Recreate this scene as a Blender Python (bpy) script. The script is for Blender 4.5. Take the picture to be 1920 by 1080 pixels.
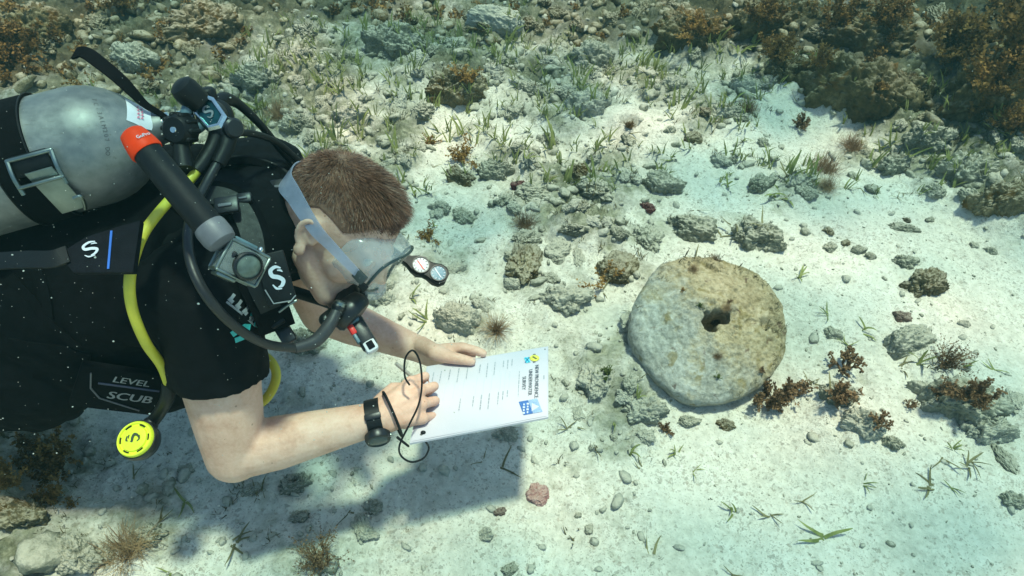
import bpy, bmesh, math, random
import numpy as np
from mathutils import Vector, Matrix, Quaternion
from mathutils.bvhtree import BVHTree

for _o in list(bpy.data.objects):
    bpy.data.objects.remove(_o, do_unlink=True)
scene = bpy.context.scene
COL = scene.collection
R = math.radians
random.seed(7)
RNG = np.random.default_rng(7)

# ------------------------------------------------------------------ camera
CAM_H, PITCH, HFOV = 1.32, 48.0, 75.0
FPX = 960.0 / math.tan(R(HFOV / 2))          # focal length in photo pixels (1920 wide)
cam_data = bpy.data.cameras.new('camera')
cam_data.sensor_width = 36.0
cam_data.angle = R(HFOV)
cam_data.clip_start = 0.02
cam_data.clip_end = 200.0
cam = bpy.data.objects.new('camera', cam_data)
COL.objects.link(cam)
cam.location = (0, 0, CAM_H)
cam.rotation_euler = (R(90 - PITCH), 0, 0)
scene.camera = cam
CP, SP = math.cos(R(PITCH)), math.sin(R(PITCH))

# ------------------------------------------------------------------ light
SUN_DIR = Vector((0.15, 0.05, 1.0)).normalized()      # towards the sun
world = bpy.data.worlds.new('World')
scene.world = world
world.use_nodes = True
wn = world.node_tree
bg = wn.nodes['Background']
sky = wn.nodes.new('ShaderNodeTexSky')
sky.sky_type = 'NISHITA'
sky.sun_disc = False
sky.sun_elevation = math.asin(SUN_DIR.z)
sky.sun_rotation = math.atan2(SUN_DIR.x, SUN_DIR.y)
wn.links.new(sky.outputs[0], bg.inputs[0])
bg.inputs[1].default_value = 0.15
sun_data = bpy.data.lights.new('sun', 'SUN')
sun_data.energy = 3.7
sun_data.angle = R(5.0)
sun_data.color = (1.0, 0.96, 0.80)
sun = bpy.data.objects.new('sun', sun_data)
COL.objects.link(sun)
sun.location = SUN_DIR * 8
sun.rotation_euler = SUN_DIR.to_track_quat('Z', 'Y').to_euler()
scene.view_settings.view_transform = 'Standard'
scene.view_settings.look = 'None'
scene.view_settings.exposure = 0.78
scene.view_settings.gamma = 1.0
scene.view_settings.use_curve_mapping = False
scene.render.engine = 'CYCLES'
scene.cycles.use_denoising = True
scene.cycles.max_bounces = 6
scene.cycles.diffuse_bounces = 3
scene.cycles.transparent_max_bounces = 12
scene.cycles.volume_bounces = 0
scene.cycles.caustics_reflective = False
scene.cycles.caustics_refractive = False


# ------------------------------------------------------------------ geometry helpers
def C(px, py, d):
    """World point that stands d metres deep in front of the camera at photo pixel px, py."""
    X = (px - 960) / FPX * d
    U = (540 - py) / FPX * d
    return Vector((X, U * SP + d * CP, CAM_H + U * CP - d * SP))


def camvec(x, u, d):
    """Direction given as right, up, depth of the camera."""
    return Vector((x, u * SP + d * CP, u * CP - d * SP))


def G0(px, py, z=0.0):
    v = (py - 540) / FPX
    drop = SP + v * CP
    return C(px, py, (CAM_H - z) / drop)


_GR = np.random.default_rng(3)
_GT = _GR.normal(size=(256, 3))
_GT /= np.linalg.norm(_GT, axis=1)[:, None]


def _hash(i, j, k, seed):
    with np.errstate(over='ignore'):
        h = (i.astype(np.uint32) * np.uint32(374761393) + j.astype(np.uint32) * np.uint32(668265263)
             + k.astype(np.uint32) * np.uint32(2246822519) + np.uint32(seed * 977 + 13))
        h ^= h >> np.uint32(13)
        h *= np.uint32(1274126177)
        h ^= h >> np.uint32(16)
    return h


def perlin(p, seed=0):
    p = np.asarray(p, dtype=np.float64)
    i0 = np.floor(p).astype(np.int64)
    f = p - i0
    u = f * f * f * (f * (f * 6 - 15) + 10)
    out = np.zeros(len(p))
    for dx in (0, 1):
        wx = u[:, 0] if dx else 1 - u[:, 0]
        for dy in (0, 1):
            wy = u[:, 1] if dy else 1 - u[:, 1]
            for dz in (0, 1):
                wz = u[:, 2] if dz else 1 - u[:, 2]
                g = _GT[_hash(i0[:, 0] + dx, i0[:, 1] + dy, i0[:, 2] + dz, seed) & 255]
                d = g[:, 0] * (f[:, 0] - dx) + g[:, 1] * (f[:, 1] - dy) + g[:, 2] * (f[:, 2] - dz)
                out += wx * wy * wz * d
    return out * 1.5


def fbm(p, octaves=4, seed=0, gain=0.5):
    p = np.asarray(p, dtype=np.float64)
    out = np.zeros(len(p))
    a = 1.0
    for o in range(octaves):
        out += a * perlin(p * (2.03 ** o) + 7.3 * o, seed + o)
        a *= gain
    return out


def domes(x, y, cell, seed, keep=1.0):
    """Height field of round stones: 2-D cells with a dome of random size in each."""
    q_ = np.stack([x, y, 0 * x + cell * 50], 1)
    x = x + cell * .28 * perlin(q_ / cell * 1.7, seed + 60) + cell * .12 * perlin(q_ / cell * 5, seed + 62)
    y = y + cell * .28 * perlin(q_ / cell * 1.7 + 9.1, seed + 61) + cell * .12 * perlin(q_ / cell * 5 + 4, seed + 63)
    gx, gy = x / cell, y / cell
    ix, iy = np.floor(gx).astype(np.int64), np.floor(gy).astype(np.int64)
    best = np.zeros(len(x))
    zz = np.zeros_like(ix)
    for dx in (-1, 0, 1):
        for dy in (-1, 0, 1):
            h = _hash(ix + dx, iy + dy, zz, seed)
            cx = ix + dx + (h & 255) / 255.0
            cy = iy + dy + ((h >> 8) & 255) / 255.0
            r = 0.30 + 0.55 * ((h >> 16) & 255) / 255.0
            on = ((h >> 24) & 255) / 255.0 < keep
            e = 1 - ((gx - cx) ** 2 + (gy - cy) ** 2) / (r * r)
            hh = np.where(on & (e > 0), np.sqrt(np.maximum(e, 0)) * r, 0)
            best = np.maximum(best, hh)
    return best * cell


# ------------------------------------------------------------------ what covers the sea bed (world-space maps)
# px, py, roughness (0 clean sand, 1 solid rubble), algae (0 pale, 1 dark), height of the reef there
_ANCH = [
    (-400, 60, .95, .8, .06), (0, 20, .95, .85, .06), (0, 120, .9, .8, .03), (150, 30, .95, .9, .05), (300, 60, .95, .8, .04), (350, 130, .85, .65, 0),
    (450, 20, .95, .9, .05), (600, 20, .9, .85, .02), (550, 130, .9, .4, 0), (520, 240, .75, .3, 0), (640, 100, .8, .4, 0),
    (700, 40, .85, .65, 0), (760, 150, .8, .45, 0), (680, 230, .7, .3, 0), (640, 290, .4, .15, 0), (800, 220, .75, .35, 0),
    (900, 60, .9, .65, .01), (930, 150, .85, .5, .01), (880, 235, .55, .25, 0), (820, 290, .42, .15, 0), (900, 330, .5, .2, 0),
    (1000, 260, .25, .1, 0), (1050, 120, .85, .45, 0), (1000, 200, .7, .35, 0), (1100, 60, .9, .75, .03), (1130, 210, .3, .15, .02),
    (1170, 250, .15, .05, 0), (1200, 330, .62, .25, 0), (1080, 330, .5, .22, 0), (1010, 400, .62, .22, 0), (1120, 420, .72, .3, 0),
    (940, 480, .55, .2, 0), (1040, 520, .5, .2, 0), (1000, 600, .33, .12, 0), (880, 560, .38, .12, 0), (850, 480, .36, .12, 0),
    (1230, 150, .75, .4, 0), (1300, 260, .5, .25, 0), (1250, 60, .9, .85, .05), (1350, 40, .95, 1, .10), (1400, 160, .6, .4, .02), (1340, 330, .3, .15, 0),
    (1430, 250, .35, .2, 0), (1450, 330, .5, .25, 0), (1500, 90, .9, .9, .12), (1620, 60, .95, 1, .16), (1600, 200, .9, .9, .05),
    (1800, 60, 1, 1, .24), (1920, 120, 1, 1, .20), (1920, 20, 1, 1, .26), (2300, 60, 1, 1, .2), (1720, 160, .9, .9, .10), (1600, 290, .5, .4, 0),
    (1750, 270, .85, .5, .05), (1900, 260, .9, .8, .12), (1780, 340, .55, .3, .02), (1880, 390, .8, .5, .04), (2200, 400, .7, .5, .05), (1640, 350, .12, .05, 0),
    (1700, 410, .08, 0, 0), (1550, 400, .18, .05, 0), (1850, 480, .05, 0, 0), (1650, 560, .06, 0, 0), (1850, 620, .04, 0, 0),
    (1500, 520, .10, 0, 0), (1540, 660, .18, .05, 0), (1600, 760, .35, .15, .01), (1720, 840, .05, 0, 0), (1820, 740, .3, .2, .01),
    (1900, 860, .2, .1, .01), (1700, 1000, .06, 0, 0), (1500, 900, .04, 0, 0), (1400, 1040, .12, 0, 0), (1250, 900, .14, .02, 0),
    (1150, 1000, .18, .03, 0), (1050, 900, .16, .03, 0), (1180, 780, .38, .1, 0), (1120, 640, .3, .08, 0), (950, 720, .12, .03, 0),
    (900, 900, .1, .02, 0), (800, 1000, .2, .05, 0), (650, 1040, .3, .1, 0), (560, 900, .3, .1, 0), (450, 980, .25, .1, 0),
    (300, 1040, .5, .25, .01), (120, 1020, .75, .4, .05), (200, 900, .5, .5, .01), (0, 930, .8, .6, .15), (-250, 900, .8, .7, .20), (350, 800, .3, .3, 0),
    (640, 640, .3, .1, 0), (700, 730, .15, .05, 0), (1920, 1060, .05, 0, 0), (2300, 700, .1, 0, 0), (700, 850, .3, .1, 0), (960, 1200, .15, .03, 0),
]
_AP = np.array([[*G0(a[0], a[1])[:2]] for a in _ANCH])
_AV = np.array([a[2:] for a in _ANCH])


def cover(x, y):
    """Roughness, algae, reef height at world x, y."""
    x, y = np.atleast_1d(x).astype(float), np.atleast_1d(y).astype(float)
    wx = x + 0.06 * perlin(np.stack([x * 4, y * 4, 0 * x], 1), 90)
    wy = y + 0.06 * perlin(np.stack([x * 4, y * 4, 0 * x + 5], 1), 91)
    num = np.zeros((len(x), 3))
    den = np.zeros(len(x))
    for (ax, ay), v in zip(_AP, _AV):
        w = 1.0 / (((wx - ax) ** 2 + (wy - ay) ** 2) ** 1.75 + 1e-4)
        num += w[:, None] * v
        den += w
    out = num / den[:, None]
    p = np.stack([x, y, 0 * x], 1)
    r = out[:, 0]
    r = r + (.75 * perlin(p * 2.6, 92) + .55 * perlin(p * 6.5, 93)) * 4 * r * (1 - r) * .75
    out[:, 0] = np.clip(r, 0, 1)
    return out


_c = G0(1178, 245)
_MOUNDS = [(_c.x, _c.y, .13, .055, .03)]
_c = G0(1700, 880); _MOUNDS.append((_c.x, _c.y, .25, .02, 0))
_c = G0(1480, 880); _MOUNDS.append((_c.x, _c.y, .20, -.015, 0))
_c = G0(1180, 690); _MOUNDS.append((_c.x, _c.y, .12, .02, 0))


def height(x, y, cov=None):
    x, y = np.atleast_1d(x).astype(float), np.atleast_1d(y).astype(float)
    if cov is None:
        cov = cover(x, y)
    r, _, e = cov[:, 0], cov[:, 1], cov[:, 2]
    z0 = np.zeros_like(x)
    p = np.stack([x, y, z0], 1)
    near = np.exp(-(np.maximum(0, np.abs(x) - 3) ** 2 + np.maximum(0, np.abs(y - 2) - 3) ** 2) / 4.0)
    h = 0.020 * fbm(p * 1.6, 2, 11) + 0.009 * fbm(p * 8, 3, 12)
    h += 0.0042 * fbm(p * 30, 3, 13, .6) - .004 * np.clip(perlin(p * 36, 17) - .15, 0, 1)
    k = np.clip(r * 1.15 - .12, 0, 1)
    h += near * k * (0.42 * domes(x, y, .115, 1, .7) + .30 * domes(x + .37, y + .11, .062, 2, .8) + .30 * domes(x, y + .23, .034, 4, .9))
    h += near * k * (.030 * fbm(p * 7, 3, 14) + .020 * np.abs(fbm(p * 24, 3, 15)) + .007 * fbm(p * 60, 2, 16))
    h += e * 1.0
    for mx, my, mr, mh, hole in _MOUNDS:
        q = ((x - mx) ** 2 + (y - my) ** 2)
        h += mh * np.exp(-q / (mr * mr) * 1.6)
        if hole:
            h -= (mh + .02) * np.exp(-(q / (hole * hole)) ** 2)
    return h


def ground(x, y):
    """Height of the built sea-bed sheet (bilinear)."""
    x, y = np.atleast_1d(x).astype(float), np.atleast_1d(y).astype(float)
    i = np.clip(np.searchsorted(gx, x) - 1, 0, len(gx) - 2); j = np.clip(np.searchsorted(gy, y) - 1, 0, len(gy) - 2)
    u = np.clip((x - gx[i]) / (gx[i + 1] - gx[i]), 0, 1); v = np.clip((y - gy[j]) / (gy[j + 1] - gy[j]), 0, 1)
    return (ZG[j, i] * (1 - u) + ZG[j, i + 1] * u) * (1 - v) + (ZG[j + 1, i] * (1 - u) + ZG[j + 1, i + 1] * u) * v


def GP(px, py):
    """World point of the sea bed seen at a photo pixel."""
    p = G0(px, py)
    for _ in range(5):
        z = float(ground(p.x, p.y)[0])
        p = G0(px, py, z)
    p.z = float(ground(p.x, p.y)[0])
    return p


def gdepth(p):
    return (p - Vector((0, 0, CAM_H))).dot(Vector((0, CP, -SP)))


def tag(o, label=None, cat=None, group=None, kind=None):
    if label: o['label'] = label
    if cat: o['category'] = cat
    if group: o['group'] = group
    if kind: o['kind'] = kind
    return o


ORIGIN = {}


def empty(name, loc=(0, 0, 0)):
    o = bpy.data.objects.new(name, None)
    o.empty_display_size = .05
    o.location = loc
    COL.objects.link(o)
    ORIGIN[o.name] = Vector(loc)
    return o


def mesh_obj(name, verts, faces, mat, parent=None, smooth=True, mats=None, midx=None):
    """A mesh object; vertices in world space, stored relative to its parent's origin."""
    org = ORIGIN.get(parent.name, Vector((0, 0, 0))) if parent else Vector((0, 0, 0))
    v = np.asarray(verts, dtype=np.float64).reshape(-1, 3) - np.array(org)
    me = bpy.data.meshes.new(name)
    if isinstance(faces, np.ndarray):
        n = faces.shape[1]
        me.vertices.add(len(v)); me.vertices.foreach_set('co', v.astype(np.float32).ravel())
        me.loops.add(faces.size); me.loops.foreach_set('vertex_index', faces.astype(np.int32).ravel())
        me.polygons.add(len(faces)); me.polygons.foreach_set('loop_start', np.arange(0, faces.size, n, dtype=np.int32))
        me.update(calc_edges=True)
    else:
        me.from_pydata(v.tolist(), [], faces)
    me.polygons.foreach_set('use_smooth', [bool(smooth)] * len(me.polygons))
    for m in (mats or [mat]):
        if m: me.materials.append(m)
    if midx is not None:
        me.polygons.foreach_set('material_index', np.asarray(midx, dtype=np.int32))
    me.update()
    o = bpy.data.objects.new(name, me)
    COL.objects.link(o)
    if parent:
        o.parent = parent
        ORIGIN[o.name] = org
    return o


def frame_from(z, up=(0, 0, 1)):
    z = Vector(z).normalized()
    x = Vector(up).cross(z)
    if x.length < 1e-4: x = Vector((1, 0, 0)).cross(z)
    x.normalize()
    y = z.cross(x)
    return Matrix((x, y, z)).transposed()


class MB:
    """Collects shapes into one mesh."""
    def __init__(self): self.v, self.f = [], []

    def add(self, verts, faces):
        n = len(self.v)
        self.v.extend(tuple(p) for p in verts)
        self.f.extend(tuple(i + n for i in f) for f in faces)
        return self

    def box(self, c, size, rot=None, bevel=0.0, seg=2):
        bm = bmesh.new()
        bmesh.ops.create_cube(bm, size=1)
        for v in bm.verts: v.co = Vector((v.co.x * size[0], v.co.y * size[1], v.co.z * size[2]))
        if bevel: bmesh.ops.bevel(bm, geom=bm.edges[:], offset=bevel, segments=seg, profile=.5, affect='EDGES')
        m = rot or Matrix.Identity(3)
        vs = [Vector(c) + m @ v.co for v in bm.verts]
        bm.verts.index_update()
        fs = [[v.index for v in f.verts] for f in bm.faces]
        bm.free()
        return self.add(vs, fs)

    def tube(self, pts, rad, seg=10, caps=True, up=(0, 0, 1), flat=1.0):
        """Round tube along points; flat squeezes it along the second axis."""
        pts = [Vector(p) for p in pts]
        n = len(pts)
        if not hasattr(rad, '__len__'): rad = [rad] * n
        vs, fs = [], []
        prev = None
        for i, p in enumerate(pts):
            t = (pts[min(i + 1, n - 1)] - pts[max(i - 1, 0)])
            if t.length < 1e-9: t = Vector((0, 0, 1))
            t.normalize()
            if prev is None:
                a = Vector(up) - t * t.dot(Vector(up))
                if a.length < 1e-3: a = Vector((1, 0, 0)) - t * t.x
            else:
                a = prev - t * t.dot(prev)
            a.normalize(); prev = a
            b = t.cross(a)
            for k in range(seg):
                th = 2 * math.pi * k / seg
                vs.append(p + b * (math.cos(th) * rad[i]) + a * (math.sin(th) * rad[i] * flat))
        for i in range(n - 1):
            for k in range(seg):
                k2 = (k + 1) % seg
                fs.append((i * seg + k, i * seg + k2, (i + 1) * seg + k2, (i + 1) * seg + k))
        if caps:
            fs.append(tuple(range(seg - 1, -1, -1)))
            fs.append(tuple((n - 1) * seg + k for k in range(seg)))
        return self.add(vs, fs)

    def capsule(self, p0, r0, p1, r1, seg=14, rings=4):
        p0, p1 = Vector(p0), Vector(p1)
        t = p1 - p0
        if t.length < 1e-6: t = Vector((0, 0, 1e-6))
        t.normalize()
        pts, rr = [], []
        for i in range(rings + 1):
            a = math.pi / 2 * (1 - i / rings)
            pts.append(p0 - t * r0 * math.sin(a)); rr.append(max(r0 * math.cos(a), 1e-5))
        for i in range(rings + 1):
            a = math.pi / 2 * i / rings
            pts.append(p1 + t * r1 * math.sin(a)); rr.append(max(r1 * math.cos(a), 1e-5))
        return self.tube(pts, rr, seg)

    def ellipsoid(self, c, r, rot=None, seg=20, rings=12):
        m = rot or Matrix.Identity(3)
        vs, fs = [], []
        c = Vector(c)
        for i in range(1, rings):
            a = math.pi * i / rings
            for k in range(seg):
                b = 2 * math.pi * k / seg
                vs.append(c + m @ Vector((r[0] * math.sin(a) * math.cos(b), r[1] * math.sin(a) * math.sin(b), r[2] * math.cos(a))))
        top = len(vs); vs.append(c + m @ Vector((0, 0, r[2])))
        bot = len(vs); vs.append(c + m @ Vector((0, 0, -r[2])))
        for i in range(rings - 2):
            for k in range(seg):
                k2 = (k + 1) % seg
                fs.append((i * seg + k, (i + 1) * seg + k, (i + 1) * seg + k2, i * seg + k2))
        for k in range(seg):
            k2 = (k + 1) % seg
            fs.append((top, k, k2)); fs.append((bot, (rings - 2) * seg + k2, (rings - 2) * seg + k))
        return self.add(vs, fs)

    def lathe(self, base, axis, prof, seg=24, up=(0, 0, 1), cap0=True, cap1=True, sx=1.0, sy=1.0):
        """prof: (radius, height along the axis)."""
        m = frame_from(axis, up)
        base = Vector(base)
        vs, fs = [], []
        for r, h in prof:
            for k in range(seg):
                a = 2 * math.pi * k / seg
                vs.append(base + m @ Vector((r * math.cos(a) * sx, r * math.sin(a) * sy, h)))
        n = len(prof)
        for i in range(n - 1):
            for k in range(seg):
                k2 = (k + 1) % seg
                fs.append((i * seg + k, i * seg + k2, (i + 1) * seg + k2, (i + 1) * seg + k))
        if cap0: fs.append(tuple(range(seg - 1, -1, -1)))
        if cap1: fs.append(tuple((n - 1) * seg + k for k in range(seg)))
        return self.add(vs, fs)

    def ribbon(self, pts, width, normal, thick=.002):
        """Flat strap with thickness; normal is a vector or one per point."""
        pts = [Vector(p) for p in pts]
        n = len(pts)
        if not hasattr(width, '__len__'): width = [width] * n
        vs, fs = [], []
        for i, p in enumerate(pts):
            t = (pts[min(i + 1, n - 1)] - pts[max(i - 1, 0)]).normalized()
            nn = Vector(normal[i] if isinstance(normal, list) else normal)
            s = t.cross(nn)
            if s.length < 1e-6: s = Vector((1, 0, 0))
            s.normalize(); nn = s.cross(t).normalized()
            w = width[i] / 2
            vs += [p - s * w - nn * thick / 2, p + s * w - nn * thick / 2, p + s * w + nn * thick / 2, p - s * w + nn * thick / 2]
        for i in range(n - 1):
            for k in range(4):
                k2 = (k + 1) % 4
                fs.append((i * 4 + k, i * 4 + k2, (i + 1) * 4 + k2, (i + 1) * 4 + k))
        fs.append((3, 2, 1, 0)); e = (n - 1) * 4
        fs.append((e, e + 1, e + 2, e + 3))
        return self.add(vs, fs)

    def build(self, name, mat, parent=None, smooth=True):
        o = mesh_obj(name, self.v, self.f, mat, parent, smooth)
        bm = bmesh.new(); bm.from_mesh(o.data)
        bmesh.ops.recalc_face_normals(bm, faces=bm.faces[:])
        bm.to_mesh(o.data); bm.free()
        if smooth:
            try:
                o.data.set_sharp_from_angle(angle=R(42))
            except Exception:
                pass
        return o


def spline(pts, n=8):
    """Catmull-Rom through points."""
    pts = [Vector(p) for p in pts]
    P = [pts[0] * 2 - pts[1]] + pts + [pts[-1] * 2 - pts[-2]]
    out = []
    for i in range(1, len(P) - 2):
        for k in range(n):
            t = k / n
            a, b, c, d = P[i - 1], P[i], P[i + 1], P[i + 2]
            out.append(.5 * ((2 * b) + (c - a) * t + (2 * a - 5 * b + 4 * c - d) * t * t + (3 * b - 3 * c + d - a) * t ** 3))
    out.append(pts[-1])
    return out


# ------------------------------------------------------------------ materials
def new_mat(name):
    m = bpy.data.materials.new(name)
    m.use_nodes = True
    nt = m.node_tree
    return m, nt, nt.nodes['Principled BSDF'], nt.nodes['Material Output']


def nd(nt, typ, **kw):
    n = nt.nodes.new(typ)
    for k, v in kw.items():
        if k.startswith('i_'):
            n.inputs[k[2:].replace('_', ' ')].default_value = v
        else:
            setattr(n, k, v)
    return n


def ramp(nt, fac, stops):
    n = nt.nodes.new('ShaderNodeValToRGB')
    el = n.color_ramp.elements
    while len(el) < len(stops): el.new(.5)
    for e, (p, c) in zip(el, stops):
        e.position = p; e.color = (*c, 1) if len(c) == 3 else c
    nt.links.new(fac, n.inputs[0])
    return n.outputs[0]


def mix(nt, fac, a, b, blend='MIX'):
    n = nt.nodes.new('ShaderNodeMix'); n.data_type = 'RGBA'; n.blend_type = blend
    for s, v in ((n.inputs[0], fac), (n.inputs[6], a), (n.inputs[7], b)):
        if isinstance(v, bpy.types.NodeSocket): nt.links.new(v, s)
        elif isinstance(v, (int, float)): s.default_value = v
        else: s.default_value = (*v, 1)
    return n.outputs[2]


def mth(nt, op, a, b=None, clamp=False):
    n = nt.nodes.new('ShaderNodeMath'); n.operation = op; n.use_clamp = clamp
    for s, v in ((n.inputs[0], a), (n.inputs[1], b)):
        if v is None: continue
        if isinstance(v, bpy.types.NodeSocket): nt.links.new(v, s)
        else: s.default_value = v
    return n.outputs[0]


def noise(nt, vec, scale, detail=3, rough=.55, dist=0):
    n = nt.nodes.new('ShaderNodeTexNoise')
    n.inputs['Scale'].default_value = scale; n.inputs['Detail'].default_value = detail
    n.inputs['Roughness'].default_value = rough; n.inputs['Distortion'].default_value = dist
    if vec is not None: nt.links.new(vec, n.inputs['Vector'])
    return n.outputs[0]


def coord(nt, kind='Object', shift=True):
    tc = nt.nodes.new('ShaderNodeTexCoord')
    if not shift: return tc.outputs[kind]
    oi = nt.nodes.new('ShaderNodeObjectInfo')
    va = nt.nodes.new('ShaderNodeVectorMath'); va.operation = 'MULTIPLY_ADD'
    cb = nt.nodes.new('ShaderNodeCombineXYZ')
    nt.links.new(mth(nt, 'MULTIPLY', oi.outputs['Random'], 37.0), cb.inputs[0])
    nt.links.new(mth(nt, 'MULTIPLY', oi.outputs['Random'], 91.0), cb.inputs[1])
    nt.links.new(tc.outputs[kind], va.inputs[0]); va.inputs[1].default_value = (1, 1, 1)
    nt.links.new(cb.outputs[0], va.inputs[2])
    return va.outputs[0]


def bump(nt, bs, h, strength=.4, dist=.002):
    b = nt.nodes.new('ShaderNodeBump')
    b.inputs['Strength'].default_value = strength; b.inputs['Distance'].default_value = dist
    nt.links.new(h, b.inputs['Height']); nt.links.new(b.outputs[0], bs.inputs['Normal'])


def simple(name, col, rough=.5, metal=0.0, var=.15, scale=30, bumps=0.0, bscale=200, spec=.5, col2=None, sss=0.0, bdist=.001):
    """Plain painted / moulded material with uneven tone and fine relief."""
    m, nt, bs, out = new_mat(name)
    v = coord(nt, 'Object', False)
    n = noise(nt, v, scale, 4)
    c2 = col2 or tuple(max(0, c * (1 - var)) for c in col)
    c1 = tuple(min(1, c * (1 + var * .6)) for c in col)
    nt.links.new(ramp(nt, n, [(.3, c2), (.7, c1)]), bs.inputs['Base Color'])
    rr = mth(nt, 'MULTIPLY_ADD', noise(nt, v, scale * 2.3, 3), .25)
    nt.nodes[-1].inputs[2].default_value = rough - .12
    nt.links.new(rr, bs.inputs['Roughness'])
    bs.inputs['Metallic'].default_value = metal
    bs.inputs['Specular IOR Level'].default_value = spec
    if sss:
        bs.inputs['Subsurface Weight'].default_value = sss
        bs.inputs['Subsurface Radius'].default_value = (.01, .004, .002)
        bs.inputs['Subsurface Scale'].default_value = 1.0
    if bumps: bump(nt, bs, noise(nt, v, bscale, 3), bumps, bdist)
    return m


def rock_mat(name, dark, mid, light, sand=.5, scale=14, spots=None):
    m, nt, bs, out = new_mat(name)
    v = coord(nt)
    g = nt.nodes.new('ShaderNodeNewGeometry')
    tc = nt.nodes.new('ShaderNodeTexCoord')
    n1 = noise(nt, tc.outputs['Generated'], 3.2, 5, .65)
    oi = nt.nodes.new('ShaderNodeObjectInfo')
    gp = nt.nodes.new('ShaderNodeVectorMath'); gp.operation = 'ADD'
    nt.links.new(g.outputs['Position'], gp.inputs[0]); gp.inputs[1].default_value = (3.1, 1.7, .4)
    w = gp.outputs[0]
    n1 = noise(nt, w, scale, 5, .68)
    n2 = noise(nt, w, scale * 6, 4, .7)
    t = mth(nt, 'ADD', mth(nt, 'MULTIPLY', n1, .65), mth(nt, 'MULTIPLY', n2, .35))
    t = mth(nt, 'ADD', t, mth(nt, 'MULTIPLY', mth(nt, 'SUBTRACT', oi.outputs['Random'], .5), .12))
    col = ramp(nt, t, [(.34, dark), (.5, mid), (.66, light)])
    if spots:
        n3 = noise(nt, w, scale * 1.7, 3, .6, .5)
        col = mix(nt, ramp(nt, n3, [(.54, (0, 0, 0)), (.64, (1, 1, 1))]), col, spots)
    # fine sand settled on the up-facing sides
    sep = nt.nodes.new('ShaderNodeSeparateXYZ'); nt.links.new(g.outputs['Normal'], sep.inputs[0])
    d = mth(nt, 'ADD', sep.outputs[2], mth(nt, 'MULTIPLY', mth(nt, 'SUBTRACT', n2, .5), 1.4))
    sf = mth(nt, 'MULTIPLY', ramp(nt, d, [(.55, (0, 0, 0)), (1.0, (1, 1, 1))]), sand)
    col = mix(nt, sf, col, (.50, .48, .38))
    nt.links.new(col, bs.inputs['Base Color'])
    bs.inputs['Roughness'].default_value = .95
    bs.inputs['Specular IOR Level'].default_value = .15
    bump(nt, bs, mth(nt, 'ADD', noise(nt, w, 110, 5, .75), mth(nt, 'MULTIPLY', n2, 1.0)), .9, .007)
    return m


def leaf_mat(name, c1, c2, trans=.35, rough=.6, scale=25):
    m, nt, bs, out = new_mat(name)
    g = nt.nodes.new('ShaderNodeNewGeometry')
    col = ramp(nt, noise(nt, g.outputs['Position'], scale, 4, .6), [(.34, c1), (.66, c2)])
    nt.links.new(col, bs.inputs['Base Color'])
    bs.inputs['Roughness'].default_value = rough
    bs.inputs['Specular IOR Level'].default_value = .2
    tr = nt.nodes.new('ShaderNodeBsdfTranslucent'); nt.links.new(col, tr.inputs[0])
    ms = nt.nodes.new('ShaderNodeMixShader'); ms.inputs[0].default_value = trans
    nt.links.new(bs.outputs[0], ms.inputs[1]); nt.links.new(tr.outputs[0], ms.inputs[2])
    nt.links.new(ms.outputs[0], out.inputs[0])
    return m


M = {}
M['rock_pale'] = rock_mat('rock_pale', (.19, .195, .15), (.34, .345, .28), (.49, .49, .415), .95)
M['rock_grey'] = rock_mat('rock_grey', (.11, .114, .08), (.245, .25, .185), (.41, .41, .325), .85)
M['rock_dark'] = rock_mat('rock_dark', (.055, .048, .026), (.15, .13, .07), (.31, .275, .165), .5, 12, (.12, .08, .025))
M['rock_reef'] = rock_mat('rock_reef', (.032, .028, .014), (.105, .086, .038), (.29, .24, .12), .25, 9, (.13, .075, .02))
M['rock_maroon'] = rock_mat('rock_maroon', (.08, .022, .025), (.15, .05, .05), (.26, .16, .13), .3, 40)
M['rock_pink'] = rock_mat('rock_pink', (.34, .15, .14), (.50, .30, .27), (.62, .52, .47), .35, 26)
M['rock_brown'] = rock_mat('rock_brown', (.09, .055, .045), (.20, .14, .115), (.34, .27, .22), .4, 30)


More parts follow.
